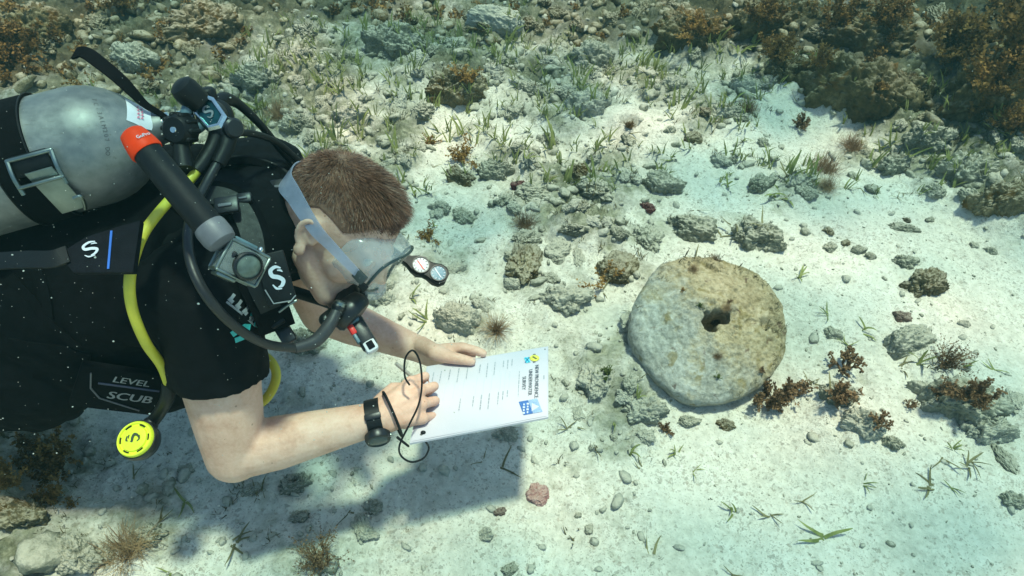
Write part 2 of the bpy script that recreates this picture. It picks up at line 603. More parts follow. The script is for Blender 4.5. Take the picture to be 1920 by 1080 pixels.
def sand_material():
    m, nt, bs, out = new_mat('sand')
    g = nt.nodes.new('ShaderNodeNewGeometry')
    w = g.outputs['Position']
    at = nt.nodes.new('ShaderNodeAttribute'); at.attribute_name = 'rough'
    aa = nt.nodes.new('ShaderNodeAttribute'); aa.attribute_name = 'algae'
    big = noise(nt, w, 3.5, 4, .6)
    fine = noise(nt, w, 60, 4, .7)
    t = mth(nt, 'ADD', mth(nt, 'MULTIPLY', big, .45), mth(nt, 'MULTIPLY', fine, .55))
    sand = ramp(nt, t, [(.36, (.47, .455, .375)), (.5, (.62, .60, .505)), (.65, (.72, .70, .605))])
    # grains and bits of shell, dark and pale, in drifts
    wv = nt.nodes.new('ShaderNodeVectorMath'); wv.operation = 'ADD'
    nv = nt.nodes.new('ShaderNodeTexNoise'); nv.inputs['Scale'].default_value = 120; nt.links.new(w, nv.inputs['Vector'])
    sv = nt.nodes.new('ShaderNodeVectorMath'); sv.operation = 'SCALE'; sv.inputs['Scale'].default_value = .012
    nt.links.new(nv.outputs['Color'], sv.inputs[0]); nt.links.new(w, wv.inputs[0]); nt.links.new(sv.outputs[0], wv.inputs[1])
    for scl, amt, dk in ((330, .17, .5), (150, .10, .5)):
        vo = nt.nodes.new('ShaderNodeTexVoronoi'); vo.inputs['Scale'].default_value = scl
        nt.links.new(wv.outputs[0], vo.inputs['Vector'])
        sc = nt.nodes.new('ShaderNodeSeparateColor'); nt.links.new(vo.outputs['Color'], sc.inputs[0])
        dens = mth(nt, 'MULTIPLY', ramp(nt, noise(nt, w, 7, 4, .65), [(.35, (.1, .1, .1)), (.7, (1.6, 1.6, 1.6))]), amt)
        k = mth(nt, 'LESS_THAN', sc.outputs[0], dens)
        k = mth(nt, 'MULTIPLY', k, mth(nt, 'LESS_THAN', vo.outputs['Distance'], mth(nt, 'MULTIPLY_ADD', sc.outputs[2], .4)))
        nt.nodes[-2].inputs[2].default_value = .15 if nt.nodes[-2].operation == 'MULTIPLY_ADD' else 0
        sand = mix(nt, mth(nt, 'MULTIPLY', k, dk), sand, mix(nt, sc.outputs[1], (.15, .145, .11), (.36, .30, .23)))
    # algal turf on the rubble
    n1 = noise(nt, w, 13, 5, .68)
    turf = ramp(nt, mth(nt, 'ADD', mth(nt, 'MULTIPLY', n1, .6), mth(nt, 'MULTIPLY', fine, .4)),
                [(.34, (.045, .05, .029)), (.5, (.16, .168, .108)), (.64, (.40, .395, .29))])
    dark = ramp(nt, n1, [(.35, (.022, .020, .011)), (.6, (.095, .08, .042))])
    tf = mth(nt, 'ADD', at.outputs['Fac'], mth(nt, 'MULTIPLY', mth(nt, 'SUBTRACT', n1, .5), 1.7))
    tf = ramp(nt, tf, [(.40, (0, 0, 0)), (.88, (1, 1, 1))])
    col = mix(nt, tf, sand, turf)
    df = mth(nt, 'ADD', aa.outputs['Fac'], mth(nt, 'MULTIPLY', mth(nt, 'SUBTRACT', noise(nt, w, 6, 4, .6), .5), 1.2))
    col = mix(nt, ramp(nt, df, [(.45, (0, 0, 0)), (.95, (.9, .9, .9))]), col, dark)
    nt.links.new(col, bs.inputs['Base Color'])
    bs.inputs['Roughness'].default_value = .95
    bs.inputs['Specular IOR Level'].default_value = .1
    hgt = mth(nt, 'ADD', noise(nt, w, 260, 4, .75), mth(nt, 'MULTIPLY', noise(nt, w, 60, 5, .7), 2.2))
    bump(nt, bs, hgt, .7, .005)
    return m


M['sand'] = sand_material()
M['grass'] = leaf_mat('seagrass', (.12, .15, .045), (.34, .37, .13), .4)
M['grass_old'] = leaf_mat('seagrass_old', (.10, .095, .045), (.25, .23, .11), .3)
M['brown_algae'] = leaf_mat('brown_algae', (.07, .038, .014), (.38, .235, .075), .4)
M['gold_algae'] = leaf_mat('gold_algae', (.22, .12, .03), (.48, .30, .10), .4)
M['red_algae'] = leaf_mat('red_algae', (.11, .066, .031), (.34, .222, .118), .35)
M['straw_algae'] = leaf_mat('straw_algae', (.20, .125, .06), (.46, .34, .19), .35)
M['turf_algae'] = leaf_mat('turf_algae', (.05, .047, .022), (.19, .165, .08), .3, .8)
M['green_algae'] = leaf_mat('green_algae', (.08, .11, .03), (.24, .28, .09), .3, .8)

# ------------------------------------------------------------------ sea bed: one sheet
def _axis(lo, hi, step, far):
    core = np.arange(lo, hi + 1e-6, step)
    ext, s, p = [], step, 0.0
    while p < far:
        s *= 1.28; p += s; ext.append(p)
    ext = np.array(ext)
    return np.concatenate([(lo - ext)[::-1], core, hi + ext])


gx = _axis(-2.5, 2.5, .0078, 45)
gy = _axis(.30, 3.35, .0078, 45)
XX, YY = np.meshgrid(gx, gy)
xs, ys = XX.ravel(), YY.ravel()
cov = cover(xs, ys)
zs = height(xs, ys, cov)
nx, ny = len(gx), len(gy)
ZG = zs.reshape(ny, nx)
ii = (np.arange(ny - 1)[:, None] * nx + np.arange(nx - 1)[None, :]).ravel()
quads = np.stack([ii, ii + 1, ii + nx + 1, ii + nx], 1)
seabed = mesh_obj('seabed', np.stack([xs, ys, zs], 1), quads, M['sand'])
for nm, k in (('rough', 0), ('algae', 1)):
    a = seabed.data.attributes.new(nm, 'FLOAT', 'POINT')
    a.data.foreach_set('value', cov[:, k].astype(np.float32))
tag(seabed, 'pale sand sea bed with rubble and algal turf', None, None, 'structure')

# ------------------------------------------------------------------ unseen water surface above the diver, sunlight dapples painted into it, and the water itself
def dappling_water_surface():
    m, nt, bs, out = new_mat('dappling_water_surface')
    g = nt.nodes.new('ShaderNodeNewGeometry')
    mp = nt.nodes.new('ShaderNodeMapping'); mp.inputs['Scale'].default_value = (1.0, 1.5, 1.0); mp.inputs['Rotation'].default_value = (0, 0, .5)
    nt.links.new(g.outputs['Position'], mp.inputs[0])
    n = noise(nt, mp.outputs[0], 2.5, 3, .5, 1.3)
    t = ramp(nt, n, [(.36, (.20, .40, .375)), (.49, (.51, .755, .705)), (.62, (.98, 1, .92))])  # dappled sunlight painted into the transmission colour, in place of wave caustics
    tr = nt.nodes.new('ShaderNodeBsdfTransparent'); nt.links.new(t, tr.inputs[0])
    gl = nt.nodes.new('ShaderNodeBsdfGlossy'); gl.inputs['Roughness'].default_value = .05
    ms = nt.nodes.new('ShaderNodeMixShader'); ms.inputs[0].default_value = .03
    nt.links.new(tr.outputs[0], ms.inputs[1]); nt.links.new(gl.outputs[0], ms.inputs[2])
    nt.links.new(ms.outputs[0], out.inputs[0])
    ax = np.linspace(-74, 74, 121)
    X, Y = np.meshgrid(ax, ax)
    p = np.stack([X.ravel(), Y.ravel(), 0 * X.ravel()], 1)
    p[:, 2] = 2.6 + .05 * fbm(p * .7, 3, 40)
    n_ = len(ax)
    ii = (np.arange(n_ - 1)[:, None] * n_ + np.arange(n_ - 1)[None, :]).ravel()
    o = mesh_obj('dappling_water_surface', p, np.stack([ii, ii + n_, ii + n_ + 1, ii + 1], 1), m)
    tag(o, 'unseen rippled water surface above the diver, sunlight dapples painted into its tint', None, None, 'structure')


dappling_water_surface()


# ------------------------------------------------------------------ rocks
def ico(sub):
    bm = bmesh.new()
    bmesh.ops.create_icosphere(bm, subdivisions=sub, radius=1)
    v = np.array([x.co[:] for x in bm.verts]); f = np.array([[x.index for x in q.verts] for q in bm.faces])
    bm.free()
    return v, f


ICO5, ICO1 = ico(6), ico(3)
ICO0 = ico(2)
ICOT = ico(1)


def rock_shape(v, seed, style='lump', fine=True, flat=.58):
    """Noise relief on a flattened ball; z spans about +-flat."""
    s = seed * 3.7
    b = v * np.array([1, .92, flat])
    n = v / np.array([1, .92, flat]); n /= np.linalg.norm(n, axis=1)[:, None]
    d = 1 + .40 * fbm(b * 1.2 + s, 2, seed) + .20 * fbm(b * 2.8 + s, 3, seed + 1)
    if style == 'block':
        q = np.abs(v).max(1)
        d = d * .55 + .45 * np.minimum(.78 / q, 1.3)
    p = b * np.clip(d, .4, 2)[:, None]
    e = np.zeros(len(v))
    if style == 'pitted':
        e -= .22 * np.clip(perlin(p * 4.4 + s, seed + 2) - .10, 0, 1)
        e -= .12 * np.clip(perlin(p * 9 + s, seed + 3) - .12, 0, 1)
    if style == 'knobbly':
        e += .15 * np.sqrt(np.clip(np.abs(perlin(p * 4.2 + s, seed + 4)), 0, 1)) - .05
        e -= .12 * np.clip(perlin(p * 6 + s, seed + 8), 0, 1)
    if fine:
        e += .065 * fbm(p * 6.5 + s, 3, seed + 5) + .032 * fbm(p * 17 + s, 3, seed + 6, .6) - .05 * np.clip(perlin(p * 13 + s, seed + 7) - .12, 0, 1)
    return p + n * e[:, None]


POOL = {}
for st, seeds in (('pitted', (1, 2, 3, 4)), ('knobbly', (11, 12, 13, 14)), ('block', (21, 22, 23)), ('lump', (31, 32, 33))):
    for k, sd in enumerate(seeds):
        vv = rock_shape(ICO5[0], sd, st)
        vv /= np.abs(vv[:, :2]).max()
        o = mesh_obj('rock_source', vv, ICO5[1], M['rock_grey'])
        POOL[(st, k)] = o.data
        bpy.data.objects.remove(o)



def rock_object(name, st, k, mat):
    o = bpy.data.objects.new(name, POOL[(st, k)])
    COL.objects.link(o)
    o.material_slots[0].link = 'OBJECT'
    o.material_slots[0].material = M[mat]
    return o


def place_rock(name, px, py, w, h, depthf, st, k, mat, label, cat='rock', rz=None, group=None, sink=.31, tilt=0.0):
    """w, h: size in photo pixels (width and height of the body); depthf: depth relative to the width."""
    p = GP(px, py + h * .15)
    sc = gdepth(p) / FPX
    o = rock_object(name, st, k, mat)
    rw = w * sc / 2
    rh = min(max(h * sc / 2 / .7, rw * .35), rw * .72)
    depthf = max(depthf * .8, (h * sc - rh * .75) / 1.5 / rw)
    o.scale = (rw, rw * depthf, rh / .58)
    o.location = (p.x, p.y + rw * depthf * .05, p.z + rh * (.75 - 2 * sink))
    o.rotation_euler = (0, tilt, random.uniform(-.5, .5) if rz is None else rz)
    tag(o, label, cat, group)
    return o


ROCKS = [
    # px, py, w, h, depth, style, k, material, label
    (1417, 438, 108, 84, .95, 'pitted', 0, 'rock_grey', 'round grey pitted coral boulder just behind the round stone'),
    (1300, 424, 92, 62, .9, 'lump', 0, 'rock_grey', 'smooth-sided grey boulder left of the round pitted boulder'),
    (1214, 440, 66, 80, .9, 'pitted', 1, 'rock_grey', 'egg-shaped grey pitted rock below the right maroon stone'),
    (868, 402, 56, 46, .95, 'knobbly', 0, 'rock_grey', 'small round knobbly coral head beside the diver\'s hair'),
    (826, 386, 50, 40, .9, 'lump', 1, 'rock_pale', 'pale lump leaning against the round knobbly coral head'),
    (984, 478, 84, 112, .8, 'pitted', 2, 'rock_dark', 'tall dark hollow rock with brown turf, left of the pale block'),
    (1046, 466, 52, 66, .7, 'block', 0, 'rock_pale', 'pale wedge-shaped block beside the dark hollow rock'),
    (1086, 474, 26, 66, .8, 'knobbly', 1, 'rock_pale', 'narrow pale upright coral stub right of the pale wedge block'),
    (1158, 496, 82, 88, .8, 'block', 1, 'rock_dark', 'dark leaning rock slab behind the yellow seaweed strand'),
    (973, 347, 37, 20, .8, 'lump', 2, 'rock_maroon', 'small oval maroon stone, the left of two on the sand'),
    (1215, 388, 37, 21, .8, 'lump', 1, 'rock_maroon', 'small oval maroon stone, the right of two on the sand'),
    (1088, 322, 62, 46, .8, 'pitted', 3, 'rock_dark', 'dark-topped angular rock on the sand above the maroon stones'),
    (1696, 490, 52, 36, .9, 'pitted', 1, 'rock_grey', 'low oval rock touching the knobbly dark coral clump at right'),
    (1734, 526, 98, 82, .8, 'knobbly', 2, 'rock_dark', 'knobbly dark coral clump alone on the clean sand at right'),
    (1690, 591, 37, 31, .9, 'lump', 0, 'rock_brown', 'small brownish-pink rounded stone below the dark coral clump'),
    (1561, 623, 39, 28, .9, 'pitted', 0, 'rock_grey', 'small grey pitted stone right of the round stone'),
    (1553, 430, 24, 28, .9, 'lump', 1, 'rock_dark', 'topmost small dark stone of the slanting row on the sand'),
    (1584, 454, 24, 20, .9, 'lump', 2, 'rock_dark', 'second small dark stone from the top of the slanting row'),
    (1608, 468, 34, 26, .9, 'knobbly', 3, 'rock_grey', 'third stone of the slanting row, knobbly and grey'),
    (1632, 478, 26, 22, .9, 'knobbly', 0, 'rock_grey', 'lowest small stone of the slanting row on the sand'),
    (1553, 464, 34, 20, .9, 'lump', 0, 'rock_grey', 'flat grey stone just left of the slanting row'),
    (1700, 412, 20, 15, .9, 'lump', 1, 'rock_dark', 'tiny dark pebble, left of the two on the clean sand'),
    (1742, 412, 22, 13, .9, 'lump', 2, 'rock_grey', 'tiny oval pebble, right of the two on the clean sand'),
    (1695, 428, 66, 16, .5, 'knobbly', 1, 'rock_grey', 'low grey rubble streak just below the tiny dark pebble'),
    (1826, 458, 18, 20, .9, 'lump', 0, 'rock_grey', 'small upright pebble at right below the reef slope'),
    (1858, 470, 30, 18, .9, 'lump', 1, 'rock_grey', 'low grey pebble beside the small upright pebble at right'),
    (1806, 605, 26, 22, .9, 'lump', 2, 'rock_pale', 'lone pale cobble on the sand above the grassy slab at right'),
    (1700, 640, 108, 56, .8, 'block', 2, 'rock_pale', 'broad pale sandy slab behind the branching seaweed at right'),
    (1795, 745, 180, 130, .75, 'knobbly', 2, 'rock_grey', 'large flat reef slab carrying seaweed at the right edge'),
    (1845, 800, 110, 70, .8, 'pitted', 0, 'rock_pale', 'low sandy end of the large seaweed-covered slab at right'),
    (1880, 850, 36, 80, .9, 'knobbly', 3, 'rock_grey', 'narrow brown-edged ledge running down the right edge'),
    (1900, 935, 56, 40, .9, 'knobbly', 1, 'rock_grey', 'knobbly grey rock at the lower end of the right ledge'),
    (1570, 735, 90, 66, .9, 'knobbly', 0, 'rock_grey', 'rubble rock under red-brown seaweed right of the round stone'),
    (1620, 790, 100, 60, .9, 'pitted', 2, 'rock_pale', 'pale pitted rubble mound in front of the seaweed rock'),
    (1672, 828, 46, 34, .9, 'knobbly', 2, 'rock_grey', 'small grey tail stone of the pale rubble mound'),
    (1118, 702, 78, 92, .8, 'pitted', 3, 'rock_pale', 'pale rock with green algae on top beside the round stone'),
    (1210, 765, 96, 60, .9, 'knobbly', 1, 'rock_pale', 'pale low coral rubble below the left rim of the round stone'),
    (1210, 815, 40, 36, .9, 'lump', 0, 'rock_pale', 'small pale cobble in front of the low coral rubble'),
    (1152, 818, 22, 22, .9, 'lump', 1, 'rock_grey', 'little grey cobble left of the small pale cobble'),
    (1290, 790, 50, 22, .8, 'knobbly', 3, 'rock_grey', 'flat grey stone in the shade under the round stone'),
    (1360, 795, 46, 26, .8, 'knobbly', 0, 'rock_dark', 'dark little stone in front of the round stone'),
    (1008, 922, 46, 50, .9, 'block', 0, 'rock_pink', 'pink and white shell-like stone beside the slate shadow'),
    (937, 957, 28, 22, .9, 'lump', 2, 'rock_brown', 'small brownish stone at the edge of the slate shadow'),
    (950, 812, 58, 34, .9, 'lump', 1, 'rock_pale', 'smooth half-buried pale stone below the slate edge'),
    (1104, 990, 18, 22, .9, 'lump', 0, 'rock_grey', 'small dark pointed pebble on bare sand below the pink stone'),
    (1084, 965, 16, 14, .9, 'block', 1, 'rock_grey', 'tiny grey chip next to the dark pointed pebble'),
    (860, 165, 150, 84, .7, 'pitted', 2, 'rock_dark', 'dark hollow rock with ochre patches behind the diver\'s head'),
    (658, 212, 76, 62, .9, 'lump', 0, 'rock_pale', 'pale rounded boulder above the diver\'s head'),
    (1096, 200, 112, 56, .8, 'knobbly', 2, 'rock_pale', 'broad pale knobbly mound left of the sand crater'),
    (740, 80, 140, 60, .7, 'lump', 2, 'rock_grey', 'long turf-covered boulder in the rubble near the top'),
    (850, 84, 60, 66, .8, 'pitted', 1, 'rock_grey', 'upright blue-grey boulder in the rubble near the top'),
    (930, 38, 120, 40, .7, 'block', 2, 'rock_pale', 'pale flat-topped ledge rock at the top centre'),
    (1045, 30, 56, 50, .9, 'knobbly', 3, 'rock_dark', 'dark round coral head at the top centre'),
    (1110, 102, 110, 66, .7, 'lump', 1, 'rock_grey', 'large smooth turf-covered boulder in the upper rubble'),
    (1000, 166, 70, 34, .7, 'knobbly', 0, 'rock_grey', 'low grey rock right of the dark hollow rock'),
    (1290, 60, 150, 70, .8, 'knobbly', 1, 'rock_reef', 'dark reef head with orange seaweed on its right end, top right'),
    (1600, 170, 230, 150, .7, 'knobbly', 2, 'rock_reef', 'big overhanging brown reef boulder in the upper right'),
    (1700, 150, 150, 110, .8, 'knobbly', 0, 'rock_reef', 'pale-topped right end of the big overhanging reef boulder'),
    (1480, 130, 110, 60, .8, 'pitted', 0, 'rock_reef', 'brown reef rock left of the big overhanging boulder'),
    (1395, 160, 70, 40, .8, 'lump', 2, 'rock_pale', 'pale and brown two-toned cobble below the upper right reef'),
    (1860, 150, 240, 170, .8, 'knobbly', 3, 'rock_reef', 'dark reef wall under the large brown seaweed bush'),
    (1640, 40, 200, 80, .7, 'pitted', 3, 'rock_reef', 'dark reef ledge along the top right edge'),
    (1450, 30, 180, 80, .7, 'knobbly', 1, 'rock_reef', 'shadowy reef head at the top, left of the dark ledge'),
    (1830, 290, 150, 90, .8, 'knobbly', 0, 'rock_grey', 'grey-brown reef slope rock below the dark reef wall'),
    (1880, 370, 130, 90, .8, 'knobbly', 2, 'rock_dark', 'dark lumpy reef foot at the right edge above the sand'),
    (1740, 260, 100, 50, .8, 'pitted', 1, 'rock_grey', 'low pitted rock between reef boulder and reef slope'),
    (1680, 305, 80, 46, .8, 'knobbly', 1, 'rock_grey', 'turfy grey rock at the foot of the big overhanging boulder'),
    (1425, 345, 66, 44, .9, 'knobbly', 3, 'rock_grey', 'knobbly rock beside the tall bright seagrass shoot'),
    (1512, 360, 52, 36, .9, 'knobbly', 0, 'rock_grey', 'grey rock right of the tall bright seagrass shoot'),
    (1360, 210, 74, 30, .8, 'knobbly', 1, 'rock_grey', 'low rubble rock on sand under the upper right reef'),
    (1322, 206, 26, 28, .9, 'lump', 0, 'rock_dark', 'dark upright pebble left of the low rubble rock'),
    (1262, 158, 60, 46, .9, 'knobbly', 2, 'rock_grey', 'grey rubble rock right of the pale knobbly mound'),
    (1300, 255, 40, 28, .9, 'block', 0, 'rock_dark', 'angular dark chip right of the sand crater'),
    (1256, 242, 30, 20, .9, 'lump', 1, 'rock_grey', 'small oval chip beside the sand crater'),
    (1370, 300, 30, 26, .9, 'lump', 2, 'rock_grey', 'grey cobble on sand left of the tall seagrass shoot'),
    (1240, 345, 90, 40, .8, 'knobbly', 3, 'rock_grey', 'low grey rubble spread above the right maroon stone'),
    (1160, 440, 44, 30, .9, 'knobbly', 0, 'rock_grey', 'small grey rubble rock left of the egg-shaped rock'),
    (930, 320, 80, 40, .8, 'knobbly', 1, 'rock_grey', 'turfy grey rock above the left maroon stone'),
    (860, 330, 66, 46, .8, 'pitted', 0, 'rock_dark', 'dark rock with turf between the golden seaweed and the hair'),
    (1060, 560, 110, 44, .8, 'pitted', 1, 'rock_pale', 'low pale hollow rubble above the slate'),
    (960, 530, 40, 26, .9, 'lump', 0, 'rock_pale', 'small pale clam-like cobble below the dark hollow rock'),
    (858, 595, 100, 60, .8, 'block', 1, 'rock_pale', 'flat pale slab behind the diver\'s left hand'),
    (606, 612, 80, 60, .9, 'knobbly', 2, 'rock_pale', 'pale coral rubble seen below the diver\'s chin'),
    (720, 560, 60, 34, .9, 'lump', 1, 'rock_pale', 'pale cobble right of the breathing regulator'),
    (570, 640, 90, 50, .9, 'knobbly', 0, 'rock_grey', 'grey rubble under the curved regulator hose'),
    (700, 945, 40, 40, .9, 'lump', 2, 'rock_grey', 'grey cobble on the arm shadow below the watch'),
    (690, 1000, 50, 34, .9, 'knobbly', 3, 'rock_pale', 'pale rubble right of the spiky brown tuft at the bottom'),
    (555, 905, 70, 40, .9, 'knobbly', 1, 'rock_grey', 'knobbly rubble stone just below the elbow'),
    (135, 1035, 130, 56, .8, 'knobbly', 0, 'rock_grey', 'knobbly reef mound in the lower left corner'),
    (40, 960, 120, 70, .9, 'knobbly', 3, 'rock_dark', 'dark reef rock below the brown seaweed at lower left'),
    (280, 1000, 80, 60, .9, 'knobbly', 2, 'rock_grey', 'grey reef lump under the fuzzy seaweed at the bottom left'),
    (955, 1065, 36, 26, .9, 'lump', 0, 'rock_grey', 'small grey cobble at the bottom edge'),
    (70, 60, 160, 80, .8, 'knobbly', 1, 'rock_reef', 'dark seaweedy reef head at the top left corner'),
    (390, 50, 180, 70, .7, 'pitted', 2, 'rock_dark', 'dark turf-covered ridge at the top left'),
    (250, 110, 120, 50, .8, 'knobbly', 2, 'rock_grey', 'greenish grey rubble rock behind the tank'),
    (560, 235, 80, 44, .8, 'knobbly', 1, 'rock_grey', 'turfy rock behind the black hoses'),
    (480, 150, 100, 46, .8, 'pitted', 3, 'rock_grey', 'rubble rock right of the regulator\'s first stage'),
]
for r_ in ROCKS:
    px, py, w, h, df, st, k, mt, lb = r_
    place_rock('rock' if not ('coral' in lb) else 'coral_rock', px, py, w, h, df, st, k, mt, lb)


# rubble: the larger pieces one by one, the small change as one mass
_c = GP(1008, 935); _d = GP(1333, 640)
_CLEAR = [(_c.x, _c.y, .09), (_d.x, _d.y, .17)]


def scatter(n, weight, seed, xr=(-2.45, 2.45), yr=(.32, 3.3)):
    g = np.random.default_rng(seed)
    x = g.uniform(*xr, n * 8); y = g.uniform(*yr, n * 8)
    c = cover(x, y)
    wgt = weight(c, g)
    keep = g.random(len(x)) < wgt
    for q in _CLEAR: keep &= (x - q[0]) ** 2 + (y - q[1]) ** 2 > q[2] ** 2
    return x[keep][:n], y[keep][:n], c[keep][:n], g


RUB = [None, [rock_shape(ICO1[0], 70 + i, ('knobbly', 'pitted', 'block')[i % 3], True) for i in range(14)],
       [rock_shape(ICO0[0], 90 + i, 'lump', True) for i in range(10)],
       [rock_shape(ICOT[0], 110 + i, 'lump', False) for i in range(8)]]


def mass(name, xs_, ys_, rad, lib, faces, mat, label, sink=.2, seed=1, stretch=(.6, 1.7)):
    g = np.random.default_rng(seed)
    zz = ground(xs_, ys_)
    V, F = [], []
    nb = 0
    for x, y, z, r in zip(xs_, ys_, zz, rad):
        b = lib[g.integers(len(lib))]
        s = np.array([g.uniform(*stretch), g.uniform(.7, 1.0), g.uniform(.85, 1.4)]) * r
        a = g.uniform(0, 6.28); ca, sa = math.cos(a), math.sin(a)
        q = b * s
        t = g.normal(0, .35); ct, st_ = math.cos(t), math.sin(t)
        q = np.stack([q[:, 0] * ct - q[:, 2] * st_, q[:, 1], q[:, 0] * st_ + q[:, 2] * ct], 1)
        q = np.stack([q[:, 0] * ca - q[:, 1] * sa, q[:, 0] * sa + q[:, 1] * ca, q[:, 2]], 1)
        V.append(q + np.array([x, y, z + r * (.6 - 2 * sink)])); F.append(faces + nb); nb += len(b)
    o = mesh_obj(name, np.concatenate(V), np.concatenate(F), mat)
    return tag(o, label, None, None, 'stuff')


x_, y_, c_, g_ = scatter(2500, lambda c, g: np.clip(c[:, 0] * 1.3 - .14, 0, 1) ** 1.4, 21)
rad_ = np.exp(g_.normal(math.log(.016), .38, len(x_))).clip(.008, .038) * (1 + .25 * c_[:, 0])
size_px = rad_ / np.hypot(np.hypot(x_, y_), CAM_H)
order = np.argsort(-size_px)
# those inside the frame that show largest become things of their own
ind, rest = [], []
for i in order:
    d = y_[i] * CP + CAM_H * SP
    u = (y_[i] * SP - CAM_H * CP) / d * FPX
    inside = abs(x_[i] / d * FPX) < 940 and abs(u) < 520
    px_, py_ = 960 + x_[i] / d * FPX, 540 - u
    hid = px_ < 540 and 170 < py_ < 830
    (ind if inside and not hid and len(ind) < 180 else rest).append(i)
_LR = {}
_CUT = (' just ', ' behind ', ' left of ', ' right of ', ' beside ', ' leaning ', ' below ', ' above ', ' with ', ' touching ', ' alone ', ' on ', ' of ', ' in ', ' at ', ' under ', ' next ',
        ' near ', ' running ', ' carrying ', ' between ', ' seen ', ' along ', ', ', ' against ', ' half-')
_REF = []
for r_ in ROCKS:
    t_ = r_[8]
    for q_ in _CUT: t_ = t_.split(q_)[0]
    if 3 <= len(t_.split()) <= 5 and 'small' not in t_ and 'tiny' not in t_: _REF.append((r_[0], r_[1], t_))
_REF += [(1333, 610, 'large round stone disc'), (655, 300, "diver's brown hair"), (400, 200, 'regulator first stage'), (900, 730, 'white writing slate'), (1178, 240, 'sand crater')]


def beside(look, px_, py_):
    """Words that tell one loose piece from the next: its look, and the nearest thing with the side it lies on."""
    rs = sorted(_REF, key=lambda r: (r[0] - px_) ** 2 + 1.6 * (r[1] - py_) ** 2)
    for dist_word in range(3):
        for r in rs[:3]:
            dx, dy = px_ - r[0], py_ - r[1]
            far = math.hypot(dx, dy) > 90
            a = math.degrees(math.atan2(-dy, dx)) % 360
            side = ('right of', 'up and right of', 'above', 'up and left of', 'left of', 'down and left of', 'below', 'down and right of')[int((a + 22.5) // 45) % 8]
            lb = '%s %s rubble piece %s %s the %s' % (look[0], look[1], 'well' if far else 'close', side, r[2])
            if lb not in _LR:
                _LR[lb] = 1
                return lb
    return lb
for i in ind:
    d = y_[i] * CP + CAM_H * SP
    px_ = 960 + x_[i] / d * FPX
    py_ = 540 - (y_[i] * SP - CAM_H * CP) / d * FPX
    look = ('coarse' if rad_[i] > .026 else 'small', 'dark turf-covered' if c_[i, 1] >= .5 else 'grey')
    label = beside(look, px_, py_)
    o = rock_object('coral_rubble_piece', *(('pitted', int(g_.integers(4))) if g_.random() < .5 else ('knobbly', int(g_.integers(4)))),
                    ('rock_pale', 'rock_grey', 'rock_grey')[int(g_.integers(3))] if c_[i, 1] < .5 else 'rock_dark')
    r = rad_[i] * 1.2
    o.scale = (r * g_.uniform(.8, 1.5), r * g_.uniform(.7, 1), r * g_.uniform(.9, 1.3))
    o.location = (x_[i], y_[i], float(ground(x_[i], y_[i])[0]) + r * .02)
    o.rotation_euler = (g_.normal(0, .3), g_.normal(0, .3), g_.uniform(0, 6.28))
    tag(o, label, 'rubble', 'loose coral rubble pieces')
rest = np.array(rest)
drk = c_[rest, 1] > .5
a_ = rest[~drk]
mass('coral_rubble', x_[a_], y_[a_], rad_[a_], RUB[1], ICO1[1], M['rock_grey'], 'grey coral rubble strewn over the sea bed', seed=2)
a_ = rest[drk]
mass('reef_rubble', x_[a_], y_[a_], rad_[a_] * 1.1, RUB[2], ICO0[1], M['rock_dark'], 'dark turf-covered rubble at the foot of the reef', seed=3)
x_, y_, c_, g_ = scatter(3200, lambda c, g: np.clip(c[:, 0] * 1.0 + .05, 0, 1) * np.clip(1.25 - 1.2 * c[:, 1], .1, 1), 22)
mass('rubble_chips', x_, y_, np.exp(g_.normal(math.log(.0065), .4, len(x_))).clip(.002, .014), RUB[2], ICO0[1], M['rock_pale'],
     'pale chips of coral and shell among the rubble', seed=4)
x_, y_, c_, g_ = scatter(3000, lambda c, g: np.clip(.35 - c[:, 0] * .2, .05, 1), 23)
mass('sand_grit', x_, y_, np.exp(g_.normal(math.log(.0022), .45, len(x_))).clip(.001, .007), RUB[3], ICOT[1], M['rock_grey'],
     'dark grit and shell bits scattered on the clean sand', seed=5, sink=.1)


# ------------------------------------------------------------------ plants
def blade(base, az, lean, curl, L, w, g, segs=6, twist=0.0):
    """A ribbon leaf; returns vertices and quads."""
    p = np.array(base, float)
    a = lean
    seed_ = g.random()
    vs = []
    dirxy = np.array([math.cos(az), math.sin(az)])
    for i in range(segs + 1):
        t = i / segs
        ww = w * (1 - .55 * t ** 3) * .5 if i < segs else w * .12
        sa = az + math.pi / 2 + twist * t
        az = az + .22 * math.sin(t * 3 + seed_ * 5) * (1 if seed_ > .5 else -1) / segs * 3
        dirxy = np.array([math.cos(az), math.sin(az)])
        s = np.array([math.cos(sa), math.sin(sa), .15 * math.sin(sa * 2)])
        vs.append(p - s * ww); vs.append(p + s * ww)
        st = L / segs
        p = p + st * np.array([dirxy[0] * math.sin(a), dirxy[1] * math.sin(a), math.cos(a)])
        a += curl / segs
    f = [(2 * i, 2 * i + 1, 2 * i + 3, 2 * i + 2) for i in range(segs)]
    return vs, f


def tuft_mesh(seed, n, lean=(.1, .9), curl=(.4, 1.9), w=.10, Lr=(.6, 1.0), spread=.08, az0=None, dirs=None, floor=True):
    g = np.random.default_rng(seed)
    V, F = [], []
    for i in range(n):
        az = dirs[i] if dirs is not None else g.uniform(0, 6.28)
        v, f = blade((g.normal(0, spread), g.normal(0, spread), -.03), az, g.uniform(*lean), g.uniform(*curl), g.uniform(*Lr), w * g.uniform(.8, 1.2), g, 6, g.normal(0, .8))
        k = len(V); V += v; F += [tuple(q + k for q in ff) for ff in f]
    V = np.array(V)
    if floor: V[:, 2] = np.where(V[:, 2] < .015, .015 + .02 * np.abs(np.sin(V[:, 0] * 9)), V[:, 2])
    return V, np.array(F)


